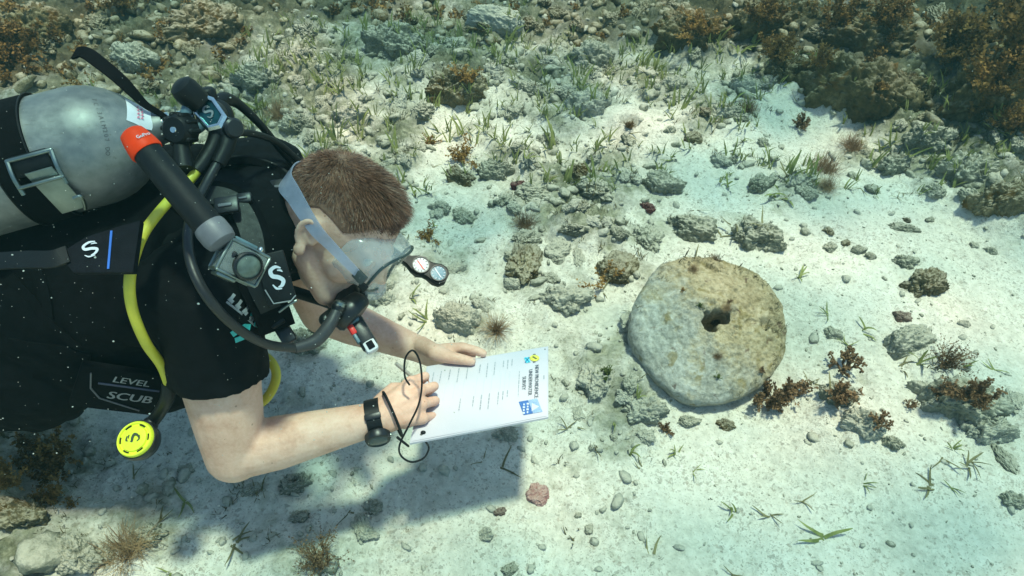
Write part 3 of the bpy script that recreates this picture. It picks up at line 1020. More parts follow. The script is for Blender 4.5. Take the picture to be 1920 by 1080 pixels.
def src(name, V, F, mat):
    o = mesh_obj(name, V, F, mat)
    me = o.data
    bpy.data.objects.remove(o)
    return me


GRASS = [src('seagrass', *tuft_mesh(100 + i, 3 + i % 4), M['grass']) for i in range(8)]
GRASS_LOW = [src('seagrass_low', *tuft_mesh(130 + i, 3 + i % 3, lean=(.8, 1.25), curl=(.1, .7), w=.085), M['grass' if i % 2 else 'grass_old']) for i in range(6)]


def leafy_mesh(seed, stems=14, leaves=70, L=(.5, 1.0), lean=(0, 1.1), size=.06, forks=2):
    """A bushy seaweed: curved stems beset with small crinkled leaves."""
    g = np.random.default_rng(seed)
    V, F = [], []

    def quad(p, d, s, sz):
        k = len(V)
        n = np.cross(d, s); m = p + d * sz * .55 + n * sz * .18 * g.normal()
        V.extend([p, m + s * sz * .38, p + d * sz, m - s * sz * .38])
        F.append((k, k + 1, k + 2)); F.append((k, k + 2, k + 3))

    def stem(p, az, a, length, r, lv, depth):
        n = 7
        prev = None
        for i in range(n + 1):
            d = np.array([math.cos(az) * math.sin(a), math.sin(az) * math.sin(a), math.cos(a)])
            s = np.array([-math.sin(az), math.cos(az), 0.0])
            k = len(V)
            rr = r * (1 - .7 * i / n)
            u = np.cross(d, s)
            for q in range(3):
                th = q * 2.094
                V.append(p + s * rr * math.cos(th) + u * rr * math.sin(th))
            if prev is not None:
                for q in range(3):
                    q2 = (q + 1) % 3
                    F.append((prev + q, prev + q2, k + q2)); F.append((prev + q, k + q2, k + q))
            prev = k
            if i:
                for _ in range(max(1, lv // n)):
                    dd = d * .5 + g.normal(0, .65, 3); dd /= np.linalg.norm(dd)
                    ss = np.cross(dd, g.normal(size=3)); ss /= np.linalg.norm(ss) + 1e-9
                    quad(p + g.normal(0, size * .2, 3), dd, ss, size * g.uniform(.6, 1.4))
                if depth and i in (2, 4):
                    for _ in range(forks // 2 + 1):
                        stem(p, az + g.normal(0, 1.1), min(1.4, max(0, a + g.normal(0, .5))), length * .5, rr * .7, lv // 3, depth - 1)
            p = p + d * length / n
            az += g.normal(0, .25); a = abs(a + g.normal(.02, .16))
    for i in range(stems):
        stem(np.array([g.normal(0, .12), g.normal(0, .12), -.03]), g.uniform(0, 6.28), g.uniform(*lean), g.uniform(*L), .012, leaves, 1)
    V = np.array(V); V[:, 2] = np.maximum(V[:, 2], -.02)
    return V, np.array(F)


def spiky_mesh(seed, n=150, w=.02, lean=(0, 1.45), L=(.55, 1.0), curl=(-.3, .6), spread=.06):
    return tuft_mesh(seed, n, lean, curl, w, L, spread, floor=False)


def branching_mesh(seed, n=7):
    """Stubby forking fronds with knobbed tips."""
    g = np.random.default_rng(seed)
    mb = MB()

    def br(p, d, L, r, dep):
        q = p + d * L
        mb.tube([p, (p + q) / 2 + Vector(g.normal(0, .03, 3)), q], [r, r * .85, r * (1.5 if dep == 0 else .8)], 5)
        if dep:
            for _ in range(2 + int(g.random() < .4)):
                dd = (d + Vector(g.normal(0, .6, 3))).normalized(); dd.z = max(dd.z, .05)
                br(q, dd, L * g.uniform(.5, .8), r * .8, dep - 1)
        else:
            for _ in range(4):
                mb.ellipsoid(q + Vector(g.normal(0, r, 3)), (r * 1.3, r * 1.3, r * 1.5), None, 5, 4)
    for i in range(n):
        az = g.uniform(0, 6.28); a = g.uniform(.1, 1.1)
        br(Vector((0, 0, -.02)), Vector((math.cos(az) * math.sin(a), math.sin(az) * math.sin(a), math.cos(a))), g.uniform(.25, .45), .05, 2)
    return np.array(mb.v), mb.f


ALG = {
    'bush_brown': src('brown_bush', *leafy_mesh(1, 18, 90), M['brown_algae']),
    'bush_brown2': src('brown_bush', *leafy_mesh(2, 14, 80, size=.075), M['brown_algae']),
    'bush_gold': src('gold_bush', *leafy_mesh(3, 12, 60, size=.085), M['gold_algae']),
    'bush_red': src('red_bush', *leafy_mesh(4, 12, 70, L=(.4, .9), size=.08), M['red_algae']),
    'bush_red2': src('red_bush', *leafy_mesh(5, 9, 60, L=(.4, .9), size=.09), M['red_algae']),
    'spiky_straw': src('spiky_tuft', *spiky_mesh(6, 260, .013), M['straw_algae']),
    'spiky_red': src('feathery_tuft', *leafy_mesh(7, 26, 26, (.5, 1.0), (0, .85), .05, 2), M['red_algae']),
    'fuzz': src('fuzzy_tuft', *spiky_mesh(8, 420, .012, (0, 1.5), (.4, 1.0), (-.5, .9), .22), M['straw_algae']),
    'fuzz_brown': src('fuzzy_tuft', *spiky_mesh(9, 420, .014, (0, 1.5), (.4, 1.0), (-.5, .9), .25), M['red_algae']),
    'branch': src('branching_fronds', *branching_mesh(10), M['red_algae']),
    'branch2': src('branching_fronds', *branching_mesh(11, 9), M['red_algae']),
    'strand': src('yellow_strand', *leafy_mesh(12, 4, 40, L=(.8, 1.1), lean=(.2, 1.1), size=.10, forks=0), M['gold_algae']),
    'green': src('green_turf', *leafy_mesh(13, 16, 60, L=(.3, .7), size=.07), M['green_algae']),
}


def on_scene(px, py):
    """Where the photo's pixel meets the rocks or the sea bed built so far."""
    d = (C(px, py, 1.0) - Vector((0, 0, CAM_H))).normalized()
    hit, loc, nrm, idx, ob, mt = scene.ray_cast(DG, Vector((0, 0, CAM_H)), d)
    return loc if hit else GP(px, py)


bpy.context.view_layer.update()
DG = bpy.context.evaluated_depsgraph_get()


def place_plant(name, me, px, py, size, label, cat, rz=None, sz=1.0, group=None, tilt=(0, 0)):
    """size: overall height or reach in photo pixels; px, py: its foot."""
    p = on_scene(px, py)
    s = size * gdepth(p) / FPX * (.82 if name == 'seagrass' else 1.0)
    o = bpy.data.objects.new(name, me)
    COL.objects.link(o)
    o.location = p; o.scale = (s, s, s * sz)
    o.rotation_euler = (tilt[0], tilt[1], random.uniform(0, 6.28) if rz is None else rz)
    return tag(o, label, cat, group)


ALGAE = [
    ('bush_gold', 872, 296, 44, 'golden-brown crinkled seaweed tuft on pale sand behind the head'),
    ('spiky_straw', 930, 622, 48, 'straw-coloured spiky starburst tuft above the slate'),
    ('branch', 1583, 694, 56, 'stubby forked red-brown seaweed right of the round stone'),
    ('bush_red', 1458, 748, 84, 'dense dark red-brown seaweed clump against the round stone'),
    ('bush_red2', 1566, 748, 60, 'bushy red-brown seaweed below the stubby forked one'),
    ('branch2', 1645, 795, 34, 'small forked red-brown seaweed on the pale rubble mound'),
    ('bush_red2', 1765, 742, 44, 'red-brown seaweed on the left side of the large flat slab'),
    ('bush_red', 1808, 748, 70, 'bushier red-brown seaweed on the right side of the large flat slab'),
    ('spiky_red', 1772, 686, 62, 'tall thin-stemmed seaweed on top of the large flat slab'),
    ('branch', 1706, 764, 22, 'tiny brown seaweed at the left end of the large flat slab'),
    ('spiky_red', 600, 1058, 80, 'spiky red-brown tuft on the sand at the bottom'),
    ('fuzz', 235, 1036, 72, 'fuzzy pale brown seaweed on the reef lump at the bottom left'),
    ('bush_brown', 95, 880, 105, 'bushy dark brown seaweed under the diver at lower left'),
    ('bush_gold', 112, 925, 56, 'brown seaweed tip, sunlight painted gold, at the lower edge of the dark brown bush'),  # gold colour paints the sunlit tip of brown weed
    ('bush_gold', 22, 912, 64, 'brown seaweed, sunlight painted gold, at the left edge under the diver'),  # brown weed too, its sunlight put into the gold colour
    ('strand', 1128, 535, 52, 'yellow-orange seaweed strand in front of the dark leaning slab'),
    ('fuzz_brown', 1596, 276, 34, 'fuzzy brown tuft on the sand below the big reef boulder'),
    ('fuzz_brown', 1545, 318, 42, 'fuzzy brown tuft left of the bright seagrass, upper one'),
    ('fuzz', 1550, 350, 32, 'small fuzzy straw tuft beneath the upper brown one'),
    ('bush_gold', 806, 444, 32, 'small golden seaweed beside the diver\'s forehead'),
    ('bush_brown', 25, 120, 110, 'brown seaweed bush at the top left edge'),
    ('bush_brown', 1795, 115, 120, 'large brown seaweed bush on the reef wall, left half'),
    ('bush_brown2', 1890, 105, 140, 'large golden-brown seaweed bush in the top right corner'),
    ('bush_brown2', 1850, 170, 90, 'brown seaweed hanging low over the dark reef wall'),
    ('bush_brown', 1660, 45, 70, 'brown seaweed on the dark reef ledge at the top'),
    ('bush_brown2', 1575, 50, 64, 'brown seaweed on the top reef left of the ledge'),
    ('bush_gold', 1312, 66, 54, 'orange seaweed sprig on the dark reef head'),
    ('bush_brown', 1455, 110, 64, 'orange-brown seaweed left of the big overhanging boulder'),
    ('bush_brown2', 1540, 125, 44, 'brown seaweed crest on top of the big overhanging boulder'),
    ('bush_brown', 1430, 40, 60, 'dark brown seaweed on the shadowy reef head'),
    ('bush_brown2', 1832, 215, 56, 'brown seaweed sprigs on the slope below the reef wall'),
    ('bush_brown', 1890, 240, 60, 'brown seaweed at the right edge below the reef wall'),
    ('bush_gold', 806, 268, 22, 'tiny orange tuft left of the golden-brown tuft'),
    ('bush_red', 1250, 808, 24, 'tiny red-brown tuft standing on a cobble before the round stone'),
    ('bush_gold', 870, 150, 40, 'ochre seaweed on the dark hollow rock'),
    ('bush_brown', 1180, 240, 18, 'small brown weed in the mouth of the sand crater'),
    ('bush_brown', 230, 20, 60, 'brown seaweed sprig at the top left edge of the ridge'),
    ('bush_gold', 305, 225, 30, 'ochre seaweed behind the tank valve'),
    ('green', 1136, 700, 30, 'bright green algae tuft on the pale rock left of the round stone'),
    ('fuzz', 520, 215, 36, 'fuzzy tuft behind the black hoses'),
    ('fuzz', 640, 290, 26, 'fuzzy straw tuft above the hair'),
    ('fuzz_brown', 985, 420, 34, 'fuzzy brown turf tuft on the tall dark hollow rock'),
    ('bush_red', 1500, 235, 34, 'reddish turf tuft on the sand left of the big boulder'),
    ('fuzz_brown', 1400, 205, 30, 'reddish fuzzy tuft below the two-toned cobble'),
]
for k, px, py, s, lb in ALGAE:
    place_plant('seaweed', ALG[k], px, py, s, lb, 'seaweed')

GR = [
    (1618, 622, 46, 0, 'bright green seagrass shoot right of the round stone'),
    (1552, 590, 36, 1, 'low curling seagrass blades left of the bright shoot'),
    (1494, 520, 42, 0, 'thin seagrass blades at the upper right of the round stone'),
    (1545, 1012, 100, 1, 'long sprawling seagrass plant in the lower right foreground'),
    (1440, 968, 48, 1, 'curled dull seagrass in the lower foreground, second from the sprawling plant'),
    (1372, 958, 48, 0, 'small spiky seagrass shoot in the lower foreground sand'),
    (1505, 940, 40, 1, 'single lying seagrass leaf above the long sprawling plant'),
    (1620, 910, 34, 1, 'little dry seagrass sprig above the lying leaf'),
    (1745, 912, 56, 1, 'crossed lying seagrass leaves on the bright sand at right'),
    (1785, 914, 40, 1, 'yellowish lying leaf right of the crossed seagrass leaves'),
    (1815, 872, 56, 1, 'green lying leaf above the crossed seagrass leaves'),
    (1788, 842, 34, 0, 'small upright leaf left of the green lying leaf'),
    (1150, 795, 32, 0, 'single upright seagrass leaf left of the low coral rubble'),
    (1182, 850, 44, 0, 'slanting yellow-green leaf below the low coral rubble'),
    (1196, 745, 34, 0, 'yellow-green leaf at the left rim of the round stone'),
    (1268, 850, 40, 0, 'bent seagrass leaf with a knobbed tip in front of the round stone'),
    (1068, 802, 42, 1, 'thin seagrass leaf right of the slate'),
    (1300, 885, 30, 1, 'tiny seagrass sprig on clean sand before the round stone'),
    (1375, 1078, 46, 1, 'yellow-green seagrass at the bottom edge'),
    (990, 298, 42, 0, 'green seagrass tuft right of the golden-brown seaweed'),
    (1030, 335, 30, 1, 'pair of short leaves right of the left maroon stone'),
    (1452, 372, 74, 0, 'tall bright yellow-green seagrass shoot in the upper right sand'),
    (1478, 330, 52, 1, 'bright spreading seagrass leaves above the tall shoot'),
    (1640, 366, 32, 0, 'short green leaf alone on the sand at upper right'),
    (1684, 372, 26, 1, 'tiny seagrass sprig right of the short green leaf'),
    (1720, 682, 54, 0, 'green seagrass in front of the broad pale slab'),
    (1690, 690, 44, 1, 'spreading grass leaves at the left of the large flat slab'),
    (1862, 694, 44, 1, 'lying green leaf on the clean sand at the right edge'),
    (1810, 690, 36, 0, 'short seagrass right of the tall thin-stemmed seaweed'),
    (1590, 648, 32, 1, 'pale curved leaf right of the small grey pitted stone'),
    (772, 560, 46, 0, 'seagrass blades beside the gauge console'),
    (800, 600, 54, 1, 'long thin grass leaf below the gauge console'),
    (440, 1020, 66, 1, 'dark lying grass blade in the shade under the arm'),
    (350, 940, 66, 1, 'arched grass blade in the shade below the yellow disc'),
    (300, 985, 60, 1, 'curved dark grass blades at the bottom left'),
    (320, 1076, 40, 1, 'arched pale leaf at the bottom edge left of the spiky tuft'),
    (1285, 250, 30, 0, 'short seagrass right of the sand crater'),
    (1395, 265, 30, 0, 'bright leaf pair on the sand below the upper right reef'),
    (1340, 228, 34, 1, 'bent seagrass leaf above the dark chip'),
    (1250, 300, 40, 1, 'drooping seagrass left of the grey cobble'),
    (1655, 282, 36, 0, 'green seagrass blades at the foot of the big reef boulder'),
    (1870, 245, 50, 1, 'long leaf lying across the reef slope'),
    (1530, 110, 44, 0, 'dark green leaf standing on the overhanging boulder'),
    (1390, 100, 56, 0, 'upright seagrass on the upper reef edge'),
    (1310, 240, 24, 0, 'small round-leaved sprig on the sand under the reef'),
    (1440, 700, 20, 0, 'tiny leaf sprouting on the face of the round stone'),
    (1520, 720, 40, 1, 'dark leaves between the round stone and the seaweed rock'),
    (810, 425, 24, 0, 'short green leaf in the small golden seaweed'),
]
for i, (px, py, s, low, lb) in enumerate(GR):
    me = (GRASS_LOW if low else GRASS)[i % (6 if low else 8)]
    place_plant('seagrass', me, px, py, s, lb, 'seagrass')


def drop(x, y):
    hit_, loc, n_, i_, ob, mt = scene.ray_cast(DG, Vector((x, y, 1.2)), Vector((0, 0, -1)))
    return loc.z if hit_ else float(ground(x, y)[0])


def plant_mass(name, n, weight, seed, lib, size, mat, label, dz=0.0, xr=(-2.45, 2.45), yr=(.32, 3.3)):
    x, y, c, g = scatter(n, weight, seed, xr, yr)
    z = np.array([drop(a, b) for a, b in zip(x, y)])
    V, F = [], []
    k = 0
    for i in range(len(x)):
        v, f = lib[g.integers(len(lib))]
        a = g.uniform(0, 6.28); s = size * math.exp(g.normal(0, .3))
        ca, sa = math.cos(a) * s, math.sin(a) * s
        V.append(np.stack([v[:, 0] * ca - v[:, 1] * sa + x[i], v[:, 0] * sa + v[:, 1] * ca + y[i], v[:, 2] * s + z[i] + dz], 1))
        F.append(f + k); k += len(v)
    return tag(mesh_obj(name, np.concatenate(V), np.concatenate(F), mat), label, None, None, 'stuff')


def _patch(x0, y0, r):
    return lambda c, g: None


GL = [tuft_mesh(200 + i, 3 + i % 3, (.05, .7), (.1, 1.0), .085) for i in range(8)]
plant_mass('seagrass_meadow', 900, lambda c, g: np.where((c[:, 0] > .3) & (c[:, 1] < .62), .5, 0), 31, GL, .052, M['grass'],
           'short green seagrass growing through the rubble', yr=(1.55, 3.2))
plant_mass('seagrass_litter', 260, lambda c, g: np.where(c[:, 0] > .12, .3, .04), 32, [tuft_mesh(220 + i, 2, (.9, 1.4), (0, .5), .07) for i in range(6)], .05,
           M['grass_old'], 'loose dull grass leaves lying on the sea bed')
TL = [tuft_mesh(240 + i, 9, (0, 1.1), (-.4, .8), .09, (.5, 1), .3, floor=False) for i in range(6)]
TL = [(v.reshape(9, 7, 2, 3)[:, ::2].reshape(-1, 3), np.array([[b * 8 + 2 * j, b * 8 + 2 * j + 1, b * 8 + 2 * j + 3, b * 8 + 2 * j + 2] for b in range(9) for j in range(3)])) for v, f in TL]
plant_mass('algal_turf', 4400, lambda c, g: np.clip(c[:, 0] * 1.1 - .2, 0, 1) ** 1.3, 33, TL, .017, M['turf_algae'],
           'short brown-green algal turf on the rubble', dz=-.002)
plant_mass('reef_weed', 250, lambda c, g: np.where(c[:, 1] > .6, .6, 0.0), 34,
           [leafy_mesh(250 + i, 4, 8, (.4, .9), (0, .9), .17, 0) for i in range(4)], .055, M['brown_algae'], 'small brown weed covering the dark reef')


# ------------------------------------------------------------------ the round stone with a hole
def round_stone():
    cpos = GP(1333, 640)
    Rr, T = .186, .085
    g = np.random.default_rng(5)
    NA, NR = 340, 76
    prof = []                     # (radius fraction, height) from hole bottom up the hole wall, over the top, round the rim, to the underside
    prof += [(.02, -.070), (.09, -.068), (.138, -.060), (.148, -.04), (.150, -.02), (.154, -.006), (.168, .019)]
    for t in np.linspace(.18, .90, NR): prof.append((t, .022 * (1 - t * t)))
    for a in np.linspace(0, math.pi / 2, 8)[1:]: prof.append((.90 + .10 * math.sin(a), -.024 * (1 - math.cos(a))))
    for t in np.linspace(.1, 1, 14): prof.append((1 - .03 * t, -.024 - (T - .024) * t))
    prof.append((.5, -T - .005)); prof.append((.02, -T - .005))
    V = []
    for (r, h) in prof:
        a = np.arange(NA) * 2 * math.pi / NA
        ox = .004 * (1 - r); 
        out = 1 + (.035 * np.sin(a * 2 + .6) + .018 * np.sin(a * 3 + 2) + .012 * np.sin(a * 5)) * (r > .2)
        sq = 1 + (.20 * np.cos(a * 3 + .4) + .28 * np.sin(a * 2 + 1) + .10 * np.sin(a * 7)) * (r < .175) + (.12 * np.sin(a * 2 + 1)) * ((r >= .175) & (r < .3)) * (.3 - r) / .125
        rad = r * Rr * out * sq
        V.append(np.stack([rad * np.cos(a) + ox, rad * np.sin(a), np.full(NA, h)], 1))
    V = np.concatenate(V)
    top = V[:, 2] > -.02
    n = .0020 * fbm(V * 12, 2, 61) + .0030 * fbm(V * 55, 4, 62, .6)
    V[:, 2] += np.where(top, n * 1.5, n)
    rr = np.hypot(V[:, 0], V[:, 1])
    V[:, :2] *= (1 + (.0022 * fbm(V * 14, 2, 63) + .0012 * fbm(V * 60, 2, 65)) * (rr > .12) / .1)[:, None]
    # worn pits
    gs_ = np.clip((V[:, 0] * 5.2 + V[:, 1] * 2.6 + .5), 0, 1)
    V[:, 2] += np.where(top & (rr > .032), (.006 * np.clip(fbm(V * 38, 3, 66), 0, 1) * gs_ + .010 * np.exp(-((rr - .05) / .025) ** 2) * np.clip(fbm(V * 30, 3, 67) + .2, 0, 1)), 0)
    V[:, 2] -= np.where(top & (rr > .04), .030 * np.clip(perlin(V * 34, 64) - .36, 0, 1), 0)
    F = []
    for i in range(len(prof) - 1):
        k = np.arange(NA); k2 = (k + 1) % NA
        F.append(np.stack([i * NA + k, (i + 1) * NA + k, (i + 1) * NA + k2, i * NA + k2], 1))
    F = np.concatenate(F)
    rot = Matrix.Rotation(R(3), 3, 'Y') @ Matrix.Rotation(R(17), 3, 'X') @ Matrix.Rotation(R(20), 3, 'Z')
    ctr = C(1333, 606, gdepth(cpos) - .085)
    V = V @ np.array(rot).T + np.array(ctr)
    m, nt, bs, out = new_mat('weathered_stone')
    tc = nt.nodes.new('ShaderNodeTexCoord'); v = tc.outputs['Object']
    n1 = noise(nt, v, 14, 5, .65); n2 = noise(nt, v, 90, 4, .7)
    base = ramp(nt, mth(nt, 'ADD', mth(nt, 'MULTIPLY', n1, .45), mth(nt, 'MULTIPLY', n2, .55)),
                [(.36, (.19, .19, .155)), (.5, (.33, .33, .28)), (.64, (.48, .48, .425))])
    turf = ramp(nt, mth(nt, 'ADD', mth(nt, 'MULTIPLY', n1, .5), mth(nt, 'MULTIPLY', n2, .5)), [(.36, (.135, .11, .052)), (.5, (.30, .25, .145)), (.66, (.46, .40, .265))])
    sp = nt.nodes.new('ShaderNodeSeparateXYZ'); nt.links.new(v, sp.inputs[0])
    # growth on the upper right two thirds, bare on the lower left
    side = mth(nt, 'ADD', mth(nt, 'MULTIPLY', sp.outputs[0], 5.2), mth(nt, 'MULTIPLY', sp.outputs[1], 2.6))
    side = mth(nt, 'ADD', mth(nt, 'ADD', side, .80), mth(nt, 'MULTIPLY', mth(nt, 'SUBTRACT', noise(nt, v, 12, 5, .72), .5), 3.6))
    col = mix(nt, ramp(nt, side, [(.1, (0, 0, 0)), (1.0, (.95, .95, .95))]), base, turf)
    n3 = noise(nt, v, 26, 3, .6, .4)
    col = mix(nt, ramp(nt, n3, [(.60, (0, 0, 0)), (.68, (.7, .7, .7))]), col, (.19, .15, .055))
    n4 = noise(nt, v, 34, 3, .6, .4)
    col = mix(nt, ramp(nt, n4, [(.66, (0, 0, 0)), (.72, (.7, .7, .7))]), col, (.09, .05, .035))
    nt.links.new(col, bs.inputs['Base Color'])
    bs.inputs['Roughness'].default_value = .95; bs.inputs['Specular IOR Level'].default_value = .15
    bump(nt, bs, mth(nt, 'ADD', noise(nt, v, 150, 4, .7), mth(nt, 'MULTIPLY', n1, 1.5)), .7, .005)
    root = empty('round_stone', ctr)
    o = mesh_obj('stone_disc', V, F, m, root)
    bm = bmesh.new(); bm.from_mesh(o.data); bmesh.ops.recalc_face_normals(bm, faces=bm.faces[:]); bm.to_mesh(o.data); bm.free()
    tag(root, 'large round weathered stone disc with a hole in its middle', 'stone')
    # turf growing on it, part of the stone
    Vs, Fs, kk = [], [], 0
    for i in range(900):
        a = g.uniform(0, 6.28); r = math.sqrt(g.uniform(.03, .9)) * Rr
        x, y = r * math.cos(a), r * math.sin(a)
        if x * 5.2 + y * 2.6 + .42 + g.normal(0, .35) < .5: continue
        v, f = TL[g.integers(len(TL))]
        s = .0085 * math.exp(g.normal(0, .35)); an = g.uniform(0, 6.28)
        q = np.stack([(v[:, 0] * math.cos(an) - v[:, 1] * math.sin(an)) * s + x, (v[:, 0] * math.sin(an) + v[:, 1] * math.cos(an)) * s + y, v[:, 2] * s + .003], 1)
        Vs.append(q); Fs.append(f + kk); kk += len(v)
    V2 = np.concatenate(Vs) @ np.array(rot).T + np.array(ctr)
    t = mesh_obj('turf', V2, np.concatenate(Fs), M['turf_algae'], root)
    tag(t, None, None, None, 'stuff')


round_stone()

bpy.context.view_layer.update()
DG = bpy.context.evaluated_depsgraph_get()
for k, px, py, s, lb in [
    ('bush_brown', 1338, 606, 22, 'dark weed growing in the hole of the round stone'),
    ('green', 1312, 575, 14, 'olive weed at the upper left lip of the stone\'s hole'),
    ('fuzz', 1362, 578, 16, 'tan fuzz at the upper right lip of the stone\'s hole'),
    ('bush_red', 1368, 566, 9, 'tiny reddish weed up and right of the stone\'s hole'),
    ('fuzz_brown', 1345, 668, 14, 'brown fuzz low on the face of the round stone'),
    ('green', 1347, 708, 14, 'olive weed near the lower rim of the round stone'),
    ('bush_red2', 1428, 696, 15, 'reddish weed near the right lower rim of the round stone'),
    ('fuzz', 1300, 505, 16, 'tan fuzz on the upper left of the round stone'),
    ('fuzz_brown', 1340, 486, 14, 'brown fuzz at the upper rim of the round stone'),
    ('bush_gold', 1282, 545, 9, 'tiny golden weed on the left of the round stone'),
]:
    place_plant('seaweed', ALG[k], px, py, s, lb, 'seaweed')


# ------------------------------------------------------------------ the diver
def remesh(mb, voxel, iters=4, factor=.5):
    """One continuous skin round the shapes collected in mb: vertices and quads."""
    me = bpy.data.meshes.new('tmp')
    me.from_pydata([tuple(v) for v in mb.v], [], mb.f)
    bm = bmesh.new(); bm.from_mesh(me)
    bmesh.ops.recalc_face_normals(bm, faces=bm.faces[:])
    bm.to_mesh(me); bm.free()
    o = bpy.data.objects.new('tmp', me); COL.objects.link(o)
    rm = o.modifiers.new('r', 'REMESH'); rm.mode = 'VOXEL'; rm.voxel_size = voxel; rm.adaptivity = 0
    sm = o.modifiers.new('s', 'SMOOTH'); sm.iterations = iters; sm.factor = factor
    dg = bpy.context.evaluated_depsgraph_get()
    ev = o.evaluated_get(dg).to_mesh()
    V = np.empty(len(ev.vertices) * 3); ev.vertices.foreach_get('co', V)
    F = np.empty(len(ev.polygons) * 4, dtype=np.int32)
    ok = len(ev.loops) == len(F)
    if ok:
        ev.loops.foreach_get('vertex_index', F); F = F.reshape(-1, 4)
    else:
        F = [tuple(p.vertices) for p in ev.polygons]
    V = V.reshape(-1, 3).copy()
    o.evaluated_get(dg).to_mesh_clear()
    bpy.data.objects.remove(o); bpy.data.meshes.remove(me)
    return V, F


def bvh_of(objs):
    V, F = [], []
    for o in objs:
        org = ORIGIN.get(o.name, Vector((0, 0, 0)))
        k = len(V)
        V += [v.co + org for v in o.data.vertices]
        F += [tuple(i + k for i in p.vertices) for p in o.data.polygons]
    return BVHTree.FromPolygons(V, F)


def hit(bvh, px, py):
    o = Vector((0, 0, CAM_H))
    d = (C(px, py, 1) - o).normalized()
    loc, n, i, t = bvh.ray_cast(o, d)
    if loc is None: return None, None
    if n.dot(d) > 0: n = -n
    return loc, n


HF = camvec(.74, -.67, .08).normalized()              # where the face looks
HU = camvec(.65, .68, -.33); HU = (HU - HF * HU.dot(HF)).normalized()
HR = HF.cross(HU).normalized()
HC = C(634, 420, 1.09)


def hl(x, y, z): return HC + HR * x + HF * y + HU * z


HM = Matrix((HR, HF, HU)).transposed()

Rs, Re, Rw = C(388, 572, .99), C(440, 850, 1.09), C(712, 783, 1.125)
Ls, Le, Lw = C(500, 330, 1.22), C(604, 585, 1.38), C(786, 655, 1.36)
NB = Vector((-.405, .805, .565))
SA, SB, SC = C(768, 832, 1.12), C(1028, 783, 1.17), C(1028, 650, 1.33)      # corners of the slate
SD = SA + SC - SB
SX, SY = (SB - SA).normalized(), (SD - SA).normalized()
SN = SX.cross(SY).normalized()
if SN.z < 0: SN = -SN


def torso(mb, grow=0.0, x0=0, x1=99):
    rings = [(-.375, .055, .05, .57), (-.42, .10, .07, .56), (-.46, .15, .09, .55), (-.52, .185, .105, .54), (-.62, .19, .112, .53), (-.74, .175, .11, .52),
             (-.86, .16, .10, .51), (-.98, .165, .108, .50), (-1.06, .17, .11, .495), (-1.13, .14, .09, .49)][x0:x1]
    vs, fs = [], []
    S = 28
    for x, w, h, z in rings:
        for k in range(S):
            a = 2 * math.pi * k / S
            vs.append((x, .807 + (w + grow) * math.cos(a), z + (h + grow) * math.sin(a)))
    n = len(rings)
    for i in range(n - 1):
        for k in range(S):
            k2 = (k + 1) % S
            fs.append((i * S + k, i * S + k2, (i + 1) * S + k2, (i + 1) * S + k))
    fs.append(tuple(range(S))); fs.append(tuple((n - 1) * S + k for k in range(S)))
    mb.add(vs, fs)


def limb(mb, pts):
    for (a, ra), (b, rb) in zip(pts, pts[1:]): mb.capsule(a, ra, b, rb, 18, 5)


def finger(mb, p, a, n, s, lens, radii, curls, side=0.0):
    """Chain of bones; curls bend from a away from the back-of-hand normal n."""
    ang = 0.0
    q = Vector(p)
    a = (a + s * side).normalized()
    for L, r0, r1, c in zip(lens, radii, radii[1:], curls):
        ang += c
        d = (a * math.cos(ang) - n * math.sin(ang)).normalized()
        e = q + d * L
        mb.capsule(q, r0, e, r1, 12, 4)
        q = e
    return q


TIPS = {}


